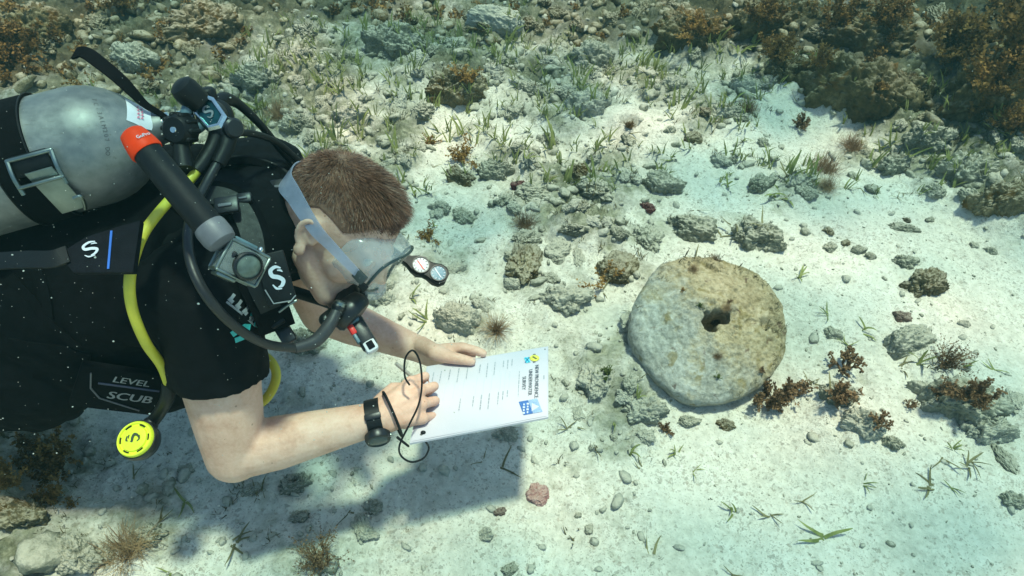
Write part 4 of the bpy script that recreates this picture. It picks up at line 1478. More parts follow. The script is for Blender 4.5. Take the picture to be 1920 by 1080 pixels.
def build_person():
    body = MB()
    torso(body, -.006, 0, 8)
    # neck and head
    limb(body, [(NB + Vector((-.03, 0, 0)), .066), (hl(0, -.028, -.055), .056)])
    E = body.ellipsoid
    E(hl(0, -.006, .022), (.0765, .097, .090), HM, 28, 18)
    E(hl(0, .030, -.015), (.066, .062, .078), HM)
    E(hl(0, .034, -.072), (.054, .053, .046), HM)
    body.capsule(hl(-.012, .078, -.100), .019, hl(.012, .078, -.100), .019)
    for s in (-1, 1):
        body.capsule(hl(s * .052, .002, -.055), .022, hl(s * .030, .060, -.095), .020)
        E(hl(s * .042, .052, -.030), (.027, .030, .030), HM)
        body.capsule(hl(s * .008, .088, .020), .011, hl(s * .044, .068, .018), .010)
        body.capsule(hl(s * .010, .098, -.038), .010, hl(s * .013, .094, -.036), .009)
        # ear: rim, bowl, lobe
        ec = (s * .077, -.006, -.008)
        es = .86
        rim = [(0, .010, -.010), (.004, .013, .008), (.012, .008, .024), (.017, -.006, .030), (.019, -.018, .024), (.018, -.022, .006), (.013, -.016, -.014), (.008, -.004, -.026)]
        pts = spline([hl(ec[0] + s * a, ec[1] + b, ec[2] + c) for a, b, c in [(es * q for q in t_) for t_ in rim]], 4)
        body.tube(pts, [.0046] * len(pts), 8)
        E(hl(ec[0] + s * .004, ec[1] - .006, ec[2] + .006), (.008, .016, .024), HM)
        E(hl(ec[0] + s * .009, ec[1] + .000, ec[2] - .027), (.006, .010, .012), HM)
        E(hl(ec[0] + s * .006, ec[1] + .008, ec[2] - .004), (.006, .006, .009), HM)
    body.capsule(hl(0, .092, .010), .010, hl(0, .112, -.036), .014)
    body.capsule(hl(-.020, .086, -.068), .008, hl(.020, .086, -.068), .008)
    body.capsule(hl(-.018, .085, -.078), .009, hl(.018, .085, -.078), .009)
    # right arm (near)
    m1 = Rs.lerp(Re, .45)
    limb(body, [(Rs, .062), (m1, .060), (Rs.lerp(Re, .75), .054), (Re, .047)])
    body.capsule(Re + (Re - Rs).normalized() * .006 - (Rw - Re).normalized() * .014, .033, Re, .04)
    f1 = Re.lerp(Rw, .30)
    limb(body, [(Re, .044), (f1, .0445), (Re.lerp(Rw, .65), .036), (Rw, .0275)])
    # left arm (far)
    limb(body, [(Ls, .060), (Ls.lerp(Le, .5), .055), (Le, .045), (Le.lerp(Lw, .32), .044), (Le.lerp(Lw, .7), .034), (Lw, .027)])
    # right hand: writing, closed round the pencil on the slate's left edge
    a = (C(778, 752, 1.150) - Rw).normalized()
    n = camvec(.10, .30, -.95); n = (n - a * n.dot(a)).normalized()
    s = n.cross(a).normalized()
    if s.dot(camvec(0, 1, 0)) < 0: s = -s
    kn = [Rw + a * .074 + s * .0335 - n * .002, Rw + a * .079 + s * .0115 + n * .004, Rw + a * .074 - s * .0105 + n * .002, Rw + a * .065 - s * .0315 - n * .004]
    for k, q in enumerate(kn):
        limb(body, [(Rw + s * (.012 - .008 * k), .0195), (Rw.lerp(q, .55), .0150), (q, .0118)])
    E(Rw + a * .042 - n * .006, (.038, .036, .0155), Matrix((s, a, n)).transposed())
    cu = [(.62, 1.0, .5), (.66, 1.2, .65), (.72, 1.25, .65), (.76, 1.25, .65)]
    ln = [(.040, .024, .018), (.043, .027, .019), (.039, .025, .018), (.031, .019, .016)]
    for k in range(4):
        TIPS['r%d' % k] = finger(body, kn[k], a, n, s, ln[k], (.0098, .0088, .0081, .0070) if k < 3 else (.0086, .0078, .0072, .0062), cu[k], .09 - .06 * k)
    limb(body, [(Rw + a * .012 + s * .022 - n * .008, .0165), (Rw + a * .044 + s * .037 - n * .020, .0135), (Rw + a * .074 + s * .030 - n * .036, .0105), (Rw + a * .094 + s * .016 - n * .044, .0085)])
    TIPS['rt'] = Rw + a * .094 + s * .016 - n * .044
    # left hand: thumb on top of the slate, fingers under it
    tip = SD.lerp(SC, .37) - SY * .020 + SN * .0115
    base = SD.lerp(SC, .10) + SY * .030 + SN * .012
    a2 = (base - Lw).normalized()
    s2 = SN
    knl = []
    for k in range(4):
        q = SD.lerp(SC, .16 + .03 * k) + SY * (.030 - .003 * k) - SN * (.004 + .016 * k)
        knl.append(q)
        limb(body, [(Lw + SN * (.010 - .007 * k), .0195), (Lw.lerp(q, .55), .0165), (q, .0125)])
        d1 = (SX * .86 - SY * .30 - SN * (.10 + .06 * k)).normalized()
        q1 = q + d1 * (.040 - .004 * abs(k - 1))
        d2 = (SX * .55 - SY * .80 - SN * .02).normalized()
        q2 = q1 + d2 * .025
        q3 = q2 + (SX * .3 - SY * .95).normalized() * .018
        for (u, w, r0, r1) in ((q, q1, .0112, .0100), (q1, q2, .0098, .0088), (q2, q3, .0086, .0074)):
            body.capsule(u, r0, w, r1, 12, 4)
    limb(body, [(Lw + SN * .012 + a2 * .006, .0190), (SD.lerp(SC, .06) + SY * .020 + SN * .016, .0165), (SD.lerp(SC, .17) + SY * .000 + SN * .016, .0130), (SD.lerp(SC, .28) - SY * .012 + SN * .0145, .0108), (tip, .0088)])
    limb(body, [(SD.lerp(SC, .12) + SY * .030 + SN * .012, .0125), (SD.lerp(SC, .28) + SY * .020 + SN * .017, .0108), (SD.lerp(SC, .39) + SY * .009 + SN * .013, .0096), (SD.lerp(SC, .455) + SY * .001 + SN * .0095, .0082)])
    TIPS['lt'] = tip
    V, F = remesh(body, .0034, 3, .5)
    root = empty('person', NB)
    tag(root, 'scuba diver in a black short-sleeved shirt, lying prone and writing on a slate', 'person')
    # skin
    m, nt, bs, out = new_mat('skin')
    v = coord(nt, 'Object', False)
    n1 = noise(nt, v, 22, 4, .6); n2 = noise(nt, v, 180, 3, .6)
    col = ramp(nt, mth(nt, 'ADD', mth(nt, 'MULTIPLY', n1, .7), mth(nt, 'MULTIPLY', n2, .3)), [(.33, (.56, .31, .215)), (.52, (.68, .42, .31)), (.68, (.74, .50, .385))])
    vo = nt.nodes.new('ShaderNodeTexVoronoi'); vo.inputs['Scale'].default_value = 90; nt.links.new(v, vo.inputs['Vector'])
    sc = nt.nodes.new('ShaderNodeSeparateColor'); nt.links.new(vo.outputs['Color'], sc.inputs[0])
    fr = mth(nt, 'MULTIPLY', mth(nt, 'LESS_THAN', sc.outputs[0], .06), mth(nt, 'LESS_THAN', vo.outputs['Distance'], .16))
    col = mix(nt, mth(nt, 'MULTIPLY', fr, .5), col, (.22, .10, .06))
    nt.links.new(col, bs.inputs['Base Color'])
    bs.inputs['Roughness'].default_value = .55
    bs.inputs['Specular IOR Level'].default_value = .3
    bs.inputs['Subsurface Weight'].default_value = .12
    bs.inputs['Subsurface Radius'].default_value = (.010, .0035, .002); bs.inputs['Subsurface Scale'].default_value = .7
    bump(nt, bs, mth(nt, 'ADD', n2, noise(nt, v, 60, 3)), .25, .0015)
    M['skin'] = m
    b = mesh_obj('body', V, F, m, root)
    # eyes behind the mask
    for s in (-1, 1):
        MB().ellipsoid(hl(s * .031, .074, .000), (.012, .012, .012)).build('eye', simple('eye_white', (.7, .68, .62), .2), root)
    # nails
    nm = simple('nail', (.62, .40, .32), .3)
    MB().ellipsoid(TIPS['lt'] + SN * .0062 + SX * .002, (.0045, .0062, .0016), Matrix((SY, SX, SN)).transposed(), 10, 6).build('thumb_nail', nm, root)
    # shirt
    sh = MB()
    torso(sh, .004, 1)
    sh.capsule(NB + Vector((.022, -.002, .002)), .073, NB + Vector((-.06, 0, -.01)), .10)
    hem = Rs.lerp(Re, .455)
    d = (Re - Rs).normalized()
    limb(sh, [(Rs - Vector((.04, -.02, 0)), .080), (Rs, .076)]); limb(sh, [(Rs.lerp(NB, .3), .07), (NB + Vector((-.02, 0, 0)), .08), (Ls.lerp(NB, .3), .07)])
    sh.tube([Rs - d * .03, Rs, Rs.lerp(Re, .3), hem - d * .01, hem], [.072, .076, .073, .074, .0755], 28)
    hem2 = Ls.lerp(Le, .62)
    d2 = (Le - Ls).normalized()
    limb(sh, [(Ls - Vector((.04, .02, 0)), .078), (Ls, .074)])
    sh.tube([Ls - d2 * .03, Ls, Ls.lerp(Le, .3), hem2], [.070, .074, .070, .070], 24)
    V2, F2 = remesh(sh, .0055, 3, .5)
    fold = .0028 * fbm(V2 * np.array([16., 16., 16.]), 3, 71) + .0022 * np.abs(fbm(V2 * np.array([34., 22., 30.]), 2, 72))
    me = bpy.data.meshes.new('t'); me.from_pydata(V2.tolist(), [], F2.tolist() if isinstance(F2, np.ndarray) else F2); me.update()
    nn = np.empty(len(V2) * 3); me.vertices.foreach_get('normal', nn); V2 = V2 + nn.reshape(-1, 3) * fold[:, None]
    bpy.data.meshes.remove(me)
    sm = simple('black_lycra', (.004, .0042, .005), .75, 0, .3, 40, .25, 420, .10)
    M['black_lycra'] = sm
    so = mesh_obj('shirt', V2, F2, sm, root)
    # trousers
    tr = MB()
    torso(tr, .007, 6)
    for sg in (-1, 1):
        hp = Vector((-1.05, .807 + sg * .085, .49))
        tr.tube([hp + Vector((.08, 0, 0)), hp, Vector((-1.48, .807 + sg * .10, .46)), Vector((-1.88, .807 + sg * .10, .517))], [.09, .092, .065, .047], 20)
        limb(tr, [(Vector((-1.88, .807 + sg * .10, .517)), .045), (Vector((-2.08, .807 + sg * .11, .47)), .034)])
    V3, F3 = remesh(tr, .010, 3, .5)
    mesh_obj('trousers', V3, F3, sm, root)
    return root, b, so


PERSON, BODY, SHIRT = build_person()


def build_hair():
    g = np.random.default_rng(77)
    # scalp cap
    N = 38000
    u = g.normal(size=(N * 3, 3)); u /= np.linalg.norm(u, axis=1)[:, None]

    def line(d):
        # height of the hairline (unit sphere z) as it runs round the head, d[1] forward
        az = np.arctan2(np.abs(d[:, 0]), d[:, 1])              # 0 front, pi back
        return np.interp(az, [0, .55, .85, 1.2, 1.5, 1.75, 2.1, 2.6, 3.15], [.44, .40, .30, -.02, .06, .06, -.26, -.50, -.56])
    keep = u[:, 2] > line(u) + .09 * perlin(u * 9, 81) + g.normal(0, .05, len(u))
    d = u[keep][:N]
    rad = np.array([.0765, .097, .090])
    pos = d * rad + np.array([0, -.006, .022])
    nrm = d / rad; nrm /= np.linalg.norm(nrm, axis=1)[:, None]
    whorl = np.array([.012, -.055, .095])
    flow = pos - whorl; flow -= nrm * (flow * nrm).sum(1)[:, None]
    fl = np.linalg.norm(flow, axis=1)[:, None] + 1e-6; flow /= fl
    swirl = np.cross(nrm, flow) * np.exp(-(fl / .04) ** 2) * .8
    front = np.clip((d[:, 1] + .1) * 1.1, 0, 1) * np.clip(d[:, 2] * 1.6, 0, 1)
    clump = perlin(pos * 42, 82)[:, None] * np.cross(nrm, flow) * .9 + perlin(pos * 45, 83)[:, None] * flow * .5
    L = (.0085 + .0075 * np.clip(d[:, 2], 0, 1) + .018 * front) * g.uniform(.6, 1.2, len(d))
    edge = np.clip((d[:, 2] - line(d)) / .35, .25, 1)
    L *= edge
    dirn = nrm * (.55 + .5 * front)[:, None] + flow * .75 + swirl + clump * 1.05 + g.normal(0, .22, d.shape)
    dirn /= np.linalg.norm(dirn, axis=1)[:, None]
    side = np.cross(dirn, nrm + g.normal(0, .5, d.shape)); side /= np.linalg.norm(side, axis=1)[:, None] + 1e-9
    w = .00030
    p0 = pos - nrm * .002
    p1 = p0 + dirn * L[:, None] * .55
    p2 = p1 + (dirn * .8 + flow * .45) * L[:, None] * .5
    V = np.stack([p0 - side * w, p0 + side * w, p1 + side * w * .9, p1 - side * w * .9, p2 + side * w * .25, p2 - side * w * .25], 1).reshape(-1, 3)
    k = np.arange(len(d)) * 6
    F = np.concatenate([np.stack([k, k + 1, k + 2, k + 3], 1), np.stack([k + 3, k + 2, k + 4, k + 5], 1)])
    Rm = np.array(HM)
    V = V @ Rm.T + np.array(HC)
    m, nt, bs, out = new_mat('brown_hair')
    gm = nt.nodes.new('ShaderNodeNewGeometry')
    c = ramp(nt, mth(nt, 'ADD', mth(nt, 'MULTIPLY', noise(nt, gm.outputs['Position'], 40, 3), .4), mth(nt, 'MULTIPLY', gm.outputs['Random Per Island'], .6)),
             [(.25, (.075, .030, .016)), (.55, (.20, .083, .043)), (.85, (.40, .19, .11))])
    nt.links.new(c, bs.inputs['Base Color']); bs.inputs['Roughness'].default_value = .45
    h = mesh_obj('hair', V, F, m, PERSON)
    # scalp under it
    S, Rr = 72, 30
    vs, fs = [], []
    for i in range(Rr + 1):
        for k in range(S):
            a = 2 * math.pi * k / S
            dd = np.array([[math.sin(a), math.cos(a), 0.0]])
            z = float(line(dd)[0]) + .04
            th0 = math.acos(np.clip(z, -1, 1))
            th = th0 * i / Rr
            q = np.array([math.sin(th) * math.sin(a), math.sin(th) * math.cos(a), math.cos(th)])
            lift = .0012 if i < Rr else -.004
            q = q * (rad + lift) + np.array([0, -.006, .022])
            vs.append(hl(*q))
    for i in range(Rr):
        for k in range(S):
            k2 = (k + 1) % S
            fs.append((i * S + k, i * S + k2, (i + 1) * S + k2, (i + 1) * S + k))
    mesh_obj('scalp', vs, fs, simple('scalp', (.22, .115, .07), .7, 0, .45, 90, .4, 500), h)


build_hair()

# ------------------------------------------------------------------ materials of the gear
M['black_rubber'] = simple('black_rubber', (.0045, .0048, .005), .5, 0, .3, 60, .2, 500, .3)
M['black_nylon'] = simple('black_nylon', (.0035, .0035, .0042), .85, 0, .35, 50, .5, 700, .08)
M['dark_plastic'] = simple('dark_plastic', (.009, .0095, .011), .38, 0, .2, 60, .1, 300)
M['chrome'] = simple('chrome', (.62, .66, .66), .22, 1.0, .25, 40)
M['steel'] = simple('steel', (.24, .28, .265), .36, 1.0, .3, 30)
M['yellow'] = simple('yellow_rubber', (.62, .55, .045), .45, 0, .12, 40, .1, 300)
M['neon'] = simple('neon_yellow', (.72, .80, .035), .4, 0, .08, 60, .1, 200)
M['orange'] = simple('orange_plastic', (.92, .050, .004), .5, 0, .08, 60, .1, 300, .2)
M['grey_rubber'] = simple('grey_rubber', (.13, .13, .145), .5, 0, .15, 60)
M['white_print'] = simple('white_print', (.58, .60, .66), .5, 0, .06, 60)
M['grey_print'] = simple('grey_print', (.24, .255, .265), .5, 0, .15, 80)
M['blue_print'] = simple('blue_print', (.02, .13, .52), .5, 0, .1, 60)
M['teal_print'] = simple('teal_print', (.03, .42, .38), .5, 0, .1, 60)
M['navy_patch'] = simple('navy_patch', (.0045, .0055, .009), .7, 0, .3, 60, .3, 500, .12)
M['red_plastic'] = simple('red_plastic', (.75, .03, .02), .4, 0, .1, 60)
M['light_plastic'] = simple('light_plastic', (.62, .64, .65), .4, 0, .1, 60)
M['blue_grey'] = simple('blue_grey_plastic', (.10, .17, .20), .4, 0, .2, 60)


def tank_material():
    m, nt, bs, out = new_mat('tank_aluminium')
    v = coord(nt, 'Object', False)
    n1 = noise(nt, v, 9, 5, .6); n2 = noise(nt, v, 70, 4, .65)
    col = ramp(nt, mth(nt, 'ADD', mth(nt, 'MULTIPLY', n1, .6), mth(nt, 'MULTIPLY', n2, .4)), [(.33, (.13, .14, .138)), (.5, (.20, .21, .205)), (.68, (.30, .30, .285))])
    # scuffs and grime
    mp = nt.nodes.new('ShaderNodeMapping'); mp.inputs['Scale'].default_value = (6, 40, 40); nt.links.new(v, mp.inputs[0])
    sc = noise(nt, mp.outputs[0], 3, 4, .7)
    col = mix(nt, ramp(nt, sc, [(.62, (0, 0, 0)), (.72, (.6, .6, .6))]), col, (.12, .11, .085))
    nt.links.new(col, bs.inputs['Base Color'])
    bs.inputs['Metallic'].default_value = .55
    nt.links.new(ramp(nt, n2, [(.3, (.42, .42, .42)), (.7, (.58, .58, .58))]), bs.inputs['Roughness'])
    bump(nt, bs, n2, .15, .001)
    return m


M['tank'] = tank_material()


def clear_mat(name, col, alpha, rough=.1, spec=.5):
    """Clear or milky plastic: partly see-through, partly a thin coloured body."""
    m, nt, bs, out = new_mat(name)
    bs.inputs['Base Color'].default_value = (*col, 1)
    bs.inputs['Roughness'].default_value = rough
    bs.inputs['Specular IOR Level'].default_value = spec
    tr = nt.nodes.new('ShaderNodeBsdfTransparent')
    ms = nt.nodes.new('ShaderNodeMixShader')
    n = noise(nt, coord(nt, 'Object', False), 60, 3)
    nt.links.new(ramp(nt, n, [(.3, (alpha * .85,) * 3), (.7, (min(1, alpha * 1.12),) * 3)]), ms.inputs[0])
    nt.links.new(tr.outputs[0], ms.inputs[1]); nt.links.new(bs.outputs[0], ms.inputs[2])
    nt.links.new(ms.outputs[0], out.inputs[0])
    return m


M['lens'] = clear_mat('mask_glass', (.30, .42, .42), .28, .04, .8)
M['skirt'] = clear_mat('clear_silicone', (.55, .60, .62), .40, .18)
M['strap_blue'] = clear_mat('blue_silicone', (.38, .41, .54), .52, .3)
M['housing'] = clear_mat('clear_housing', (.30, .34, .32), .45, .08, .8)


# ------------------------------------------------------------------ lettering
def text_geo(body, size, extrude=.0):
    cu = bpy.data.curves.new('lettering', 'FONT')
    cu.body = body; cu.size = size; cu.align_x = 'CENTER'; cu.align_y = 'CENTER'; cu.extrude = extrude
    cu.resolution_u = 3
    o = bpy.data.objects.new('lettering', cu); COL.objects.link(o)
    dg = bpy.context.evaluated_depsgraph_get()
    me = o.evaluated_get(dg).to_mesh()
    V = [v.co.copy() for v in me.vertices]; F = [tuple(p.vertices) for p in me.polygons]
    o.evaluated_get(dg).to_mesh_clear()
    bpy.data.objects.remove(o); bpy.data.curves.remove(cu)
    return V, F


def lettering(name, body, size, org, xd, yd, mat, parent, lift=.0006, bold=0.0):
    V, F = text_geo(body, size)
    xd, yd = Vector(xd).normalized(), Vector(yd).normalized()
    n = xd.cross(yd).normalized()
    mb = MB()
    mb.add([Vector(org) + xd * v.x + yd * v.y + n * lift for v in V], F)
    if bold:
        mb.add([Vector(org) + xd * (v.x + bold) + yd * v.y + n * (lift + .0001) for v in V], F)
    return mesh_obj(name, mb.v, mb.f, mat, parent, False)


def s_logo(name, org, xd, yd, size, mat, parent, lift=.0008, wide=1.0):
    """Swept S mark made of two hooked strokes."""
    xd, yd = Vector(xd).normalized(), Vector(yd).normalized()
    n = xd.cross(yd).normalized()
    mb = MB()
    st = [[(.30, .40), (.05, .50), (-.22, .38), (-.20, .14), (.08, .02), (.26, -.16), (.14, -.36), (-.06, -.40)], [(-.30, -.24), (-.16, -.44), (.10, -.50)], [(.10, .34), (.26, .30), (.34, .22)]]
    wd = [[.06, .14, .17, .19, .19, .18, .15, .05], [.05, .10, .05], [.05, .09, .04]]
    for pts, w in zip(st, wd):
        p = spline([Vector(org) + xd * x * size * wide + yd * y * size + n * lift for x, y in pts], 5)
        ww = np.interp(np.linspace(0, len(w) - 1, len(p)), range(len(w)), w) * size
        mb.ribbon(p, list(ww), n, .0006)
    return mb.build(name, mat, parent, False)


def axes_at(bvh, px, py, dx, dy):
    """Point on a surface under a pixel, with the in-surface directions that read dx, dy on the photo."""
    loc, n = hit(bvh, px, py)
    a = camvec(dx[0], -dx[1], 0); a = (a - n * a.dot(n)).normalized()
    b = n.cross(a).normalized()
    return loc, n, a, b


# ------------------------------------------------------------------ tank
T0, TN = C(0, 320, .945), C(312, 236, .985)
TA = (TN - T0).normalized()
TR = .0850


def build_tank():
    root = empty('scuba_tank', T0)
    tag(root, 'scratched grey aluminium scuba tank on the diver\'s back', 'tank')
    prof = [(.010, -.700), (.055, -.700), (.074, -.690), (TR - .002, -.670), (TR, -.640), (TR, -.40), (TR, -.20), (TR, -.105), (TR - .0015, -.092), (TR - .006, -.076), (TR - .014, -.060), (TR - .026, -.044), (TR - .042, -.029), (TR - .056, -.019), (.024, -.012), (.0225, .0)]
    body = MB().lathe(TN, TA, prof, 72).build('cylinder', M['tank'], root)
    # neck and valve
    MB().lathe(TN, TA, [(.019, -.002), (.019, .010), (.016, .012), (.016, .040), (.012, .044)], 24).build('valve', M['chrome'], root)
    k0 = C(338, 243, .955)
    kd = camvec(-.15, -.25, -1).normalized()
    kb = MB()
    prof = [(.016, -.016), (.0215, -.013), (.0225, 0), (.0215, .010), (.017, .015), (.006, .016)]
    kb.lathe(k0, kd, prof, 28)
    for i in range(10):
        a = 2 * math.pi * i / 10
        mm = frame_from(kd)
        p = k0 + mm @ Vector((.021 * math.cos(a), .021 * math.sin(a), 0))
        kb.capsule(p - kd * .010, .0042, p + kd * .008, .0042, 8, 3)
    kn = kb.build('valve_knob', M['black_rubber'], root)
    MB().lathe(k0 + kd * .0155, kd, [(.005, 0), (.004, .002)], 12).build('knob_screw', M['chrome'], kn)
    bv = bvh_of([body])
    # stamped letters round the shoulder
    txt = 'TC-3ALM207 DOT-3AL3000'
    for i in range(13):
        py = 187 + i * 8.4
        q, n = hit(bv, 176 + 17 * math.sin(i / 12 * 1.9) + i * .8, py)
        if q is None: continue
        td = n.cross(TA).normalized()
        if td.dot(camvec(0, -1, 0)) < 0: td = -td
        lettering('stamp', txt[i], .0078, q, td, n.cross(td), M['stamp'], root, .0005)
    # round inspection sticker on the shoulder
    stk = MB()
    org, n = hit(bv, 262, 212)
    u = n.cross(TA).normalized(); w = n.cross(u)
    rows, cols = 7, 9
    vs, idx = [], {}
    for i in range(rows):
        for j in range(cols):
            a = (j / (cols - 1) - .5) * .050; b_ = (i / (rows - 1) - .5) * .036
            q, nn = bv.find_nearest(org + u * a + w * b_)[:2]
            if nn.dot(n) < 0: nn = -nn
            idx[i, j] = len(vs); vs.append(q + nn * .0007)
    fs = [(idx[i, j], idx[i, j + 1], idx[i + 1, j + 1], idx[i + 1, j]) for i in range(rows - 1) for j in range(cols - 1)]
    so = mesh_obj('sticker', vs, fs, simple('sticker', (.66, .68, .72), .5, 0, .1, 60), root)
    pm = simple('pink_print', (.70, .18, .28), .5)
    td = u if u.dot(camvec(0, -1, 0)) > 0 else -u
    for i in range(2):
        for j in range(4):
            q, nn = bv.find_nearest(org + td * ((j - 1.5) * .0066) + TA * (.003 - i * .0095))[:2]
            if nn.dot(n) < 0: nn = -nn
            mb = MB()
            for s_, t_ in (((-.002, -.003), (.001, .003)), ((-.0015, .002), (.0022, .001)), ((.0018, -.003), (.0018, .0025))):
                mb.ribbon([q + td * s_[0] + TA * s_[1] + nn * .001, q + td * t_[0] + TA * t_[1] + nn * .001], .0011, nn, .0001)
            mb.build('sticker_print', pm, so, False)
    return root, body


M['stamp'] = simple('stamp_ink', (.10, .10, .095), .6)
TANK, TANK_CYL = build_tank()
TBVH = bvh_of([TANK_CYL])


# ------------------------------------------------------------------ buoyancy vest
def build_vest():
    root = empty('buoyancy_vest', Vector((-.7, .807, .5)))
    tag(root, 'black buoyancy vest strapped round the diver\'s torso and tank', 'dive vest')
    mb = MB()
    torso(mb, .022, 3)
    I = Matrix.Identity(3)
    mb.ellipsoid((-.74, .665, .455), (.27, .075, .155), I, 30, 18)
    mb.ellipsoid((-.74, .960, .455), (.27, .075, .150), I, 30, 18)
    mb.ellipsoid((-.86, .620, .400), (.17, .06, .115), I, 24, 14)
    mb.ellipsoid((-.66, .785, .615), (.20, .12, .055), I, 24, 14)
    mb.ellipsoid((-.62, .640, .40), (.12, .055, .09), I, 24, 14)
    V, F = remesh(mb, .007, 4, .5)
    me = bpy.data.meshes.new('t'); me.from_pydata(V.tolist(), [], F.tolist() if isinstance(F, np.ndarray) else F); me.update()
    nn = np.empty(len(V) * 3); me.vertices.foreach_get('normal', nn); bpy.data.meshes.remove(me)
    V = V + nn.reshape(-1, 3) * (.007 * fbm(V * 9, 3, 73) + .004 * np.abs(fbm(V * 26, 2, 74)))[:, None]
    cell = mesh_obj('air_cell', V, F, M['black_nylon'], root)
    bv = bvh_of([cell])
    # shoulder straps, near and far, with pads and buckles
    for pts in ([C(330, 395, .93), C(390, 372, .97), C(440, 385, .985), C(470, 440, .975), C(480, 520, .955), C(505, 575, .975), C(520, 615, 1.0)],
                [C(380, 320, 1.10), C(450, 305, 1.13), C(510, 318, 1.145), C(545, 345, 1.15), C(560, 400, 1.18)]):
        p = spline(pts, 6)
        nrm = [(q - Vector((-.46, .807, .53))).normalized() for q in p]
        s = MB().ribbon(p, .052, nrm, .011).build('shoulder_strap', M['black_nylon'], root)
        MB().ribbon([q + n_ * .008 for q, n_ in zip(p[3:-6], nrm[3:-6])], .030, nrm[3:-6], .004).build('webbing', M['black_rubber'], s)
    for px, py, d, sz in ((425, 385, .955, .034), (528, 350, 1.09, .034), (458, 372, .985, .022)):
        q = C(px, py, d)
        b = MB().box(q, (sz, sz * .75, .010), frame_from(camvec(.1, .3, -1)), .003).build('strap_buckle', M['dark_plastic'], root)
        MB().box(q + camvec(0, 0, -.006), (sz * .55, sz * .14, .004), frame_from(camvec(.1, .3, -1)), .001).build('buckle_bar', M['grey_rubber'], b)
    # patch with the swept S, on the strap beside the neck
    c = C(517, 522, .945)
    x, y = camvec(.93, .25, .25).normalized(), camvec(-.12, 1, -.15).normalized()
    y = (y - x * x.dot(y)).normalized()
    n = x.cross(y)
    pt = MB().box(c - n * .004, (.040, .074, .006), Matrix((x, y, n)).transposed(), .002).build('strap_patch', M['black_rubber'], root)
    s_logo('patch_mark', c + x * .002, x, y, .032, M['white_print'], pt, wide=.85)
    e = [c + x * -.018 + y * -.012 + n * .001, c + x * -.012 + y * -.034 + n * .001, c + x * .012 + y * -.036 + n * .001, c + x * .020 + y * -.030 + n * .001]
    MB().tube(e, .0010, 6).build('patch_trim', M['grey_print'], pt)
    # side panel with the S and a blue line
    c = C(176, 472, .835)
    x, y = camvec(1, .04, .10).normalized(), camvec(-.04, 1, .25).normalized(); y = (y - x * x.dot(y)).normalized(); n = x.cross(y)
    poly = [(-.022, -.026), (.048, -.028), (.052, .040), (.030, .034), (-.012, .020), (-.034, .004), (-.034, -.012)]
    mb = MB()
    k = len(poly)
    mb.add([c + x * a + y * b_ - n * .001 for a, b_ in poly] + [c + x * a + y * b_ - n * .012 for a, b_ in poly],
           [tuple(range(k)), tuple(range(2 * k - 1, k - 1, -1))] + [(i, (i + 1) % k, (i + 1) % k + k, i + k) for i in range(k)])
    pn = mb.build('side_panel', M['navy_patch'], root, False)
    s_logo('panel_mark', c - x * .004 + y * .003, (x * .8 + y * .35), (y * .8 - x * .35), .019, M['white_print'], pn, wide=1.5)
    MB().box(c + x * .019 + y * .002 + n * .0003, (.0026, .050, .0012), Matrix((x, y, n)).transposed()).build('panel_stripe', M['blue_print'], pn, False)
    # webbing from the panel to the left
    MB().ribbon(spline([c - x * .030 - y * .002, c - x * .05 - y * .008, c - x * .09 - y * .004 - n * .01, c - x * .16 - n * .03], 5), .022, n, .004).build('panel_webbing', M['black_rubber'], root)
    # pocket with lettering
    def on(px, py, lift=.004):
        q, nn = hit(bv, px, py)
        return (q + nn * lift, nn) if q is not None else (C(px, py, 1.08), camvec(0, .3, -1).normalized())
    q0, n0 = on(235, 725, .012)
    o_ = Vector((0, 0, CAM_H)); r_ = C(235 + 40, 725 + 17, 1) - o_
    x = (o_ + r_ * ((q0 - o_).dot(n0) / r_.dot(n0)) - q0).normalized(); y = n0.cross(x)
    pk = MB().box(q0 - n0 * .006, (.135, .105, .012), Matrix((x, y, n0)).transposed(), .004).build('pocket', M['black_nylon'], root)
    yl = (y + x * .10).normalized()
    lettering('pocket_lettering', 'LEVEL', .0200, q0 + x * .004 + y * .030, x, yl, M['grey_print'], pk, .0008, .0006)
    lettering('pocket_lettering', 'SCUB', .0260, q0 + x * .010 - y * .010, x, yl, M['grey_print'], pk, .0008, .0012)
    MB().box(q0 + x * .004 + y * .016 + n0 * .0006, (.085, .004, .001), Matrix((x, y, n0)).transposed()).build('pocket_stripe', simple('dark_blue', (.02, .035, .09), .5), pk, False)
    MB().tube([q0 - x * .052 + y * .038 + n0 * .001, q0 - x * .046 + y * .002 + n0 * .001, q0 - x * .030 - y * .020 + n0 * .001, q0 + x * .030 - y * .040 + n0 * .001], .0013, 6).build('pocket_piping', M['grey_rubber'], pk)
    for path in (((18, 520), (60, 560), (100, 610), (150, 650)), ((20, 640), (70, 650), (120, 655), (170, 668)), ((70, 500), (84, 540), (92, 580), (95, 625))):
        pp = [on(px, py, .002) for px, py in path]
        MB().ribbon(spline([q for q, _ in pp], 4), .016, [pp[min(3, int(i / 4 + .5))][1] for i in range(13)], .003).build('vest_strap', M['black_nylon'], root)
    # band holding the tank, with a steel cam buckle
    def ring(s, r, a0, a1, n_=48):
        mm = frame_from(TA)
        return [TN - TA * s + mm @ Vector((r * math.cos(a), r * math.sin(a), 0)) for a in np.linspace(a0, a1, n_)]
    sb = .178
    band = MB()
    pts = ring(sb, TR + .0022, 0, 2 * math.pi, 72)
    band.ribbon(pts, .050, [(p - (TN - TA * sb)).normalized() for p in pts], .0032)
    bd = band.build('tank_band', M['black_nylon'], root)
    hem = MB()
    for o_ in (-.024, .024):
        pts = ring(sb + o_, TR + .0042, 0, 2 * math.pi, 72)
        hem.tube(pts, .0011, 6, False)
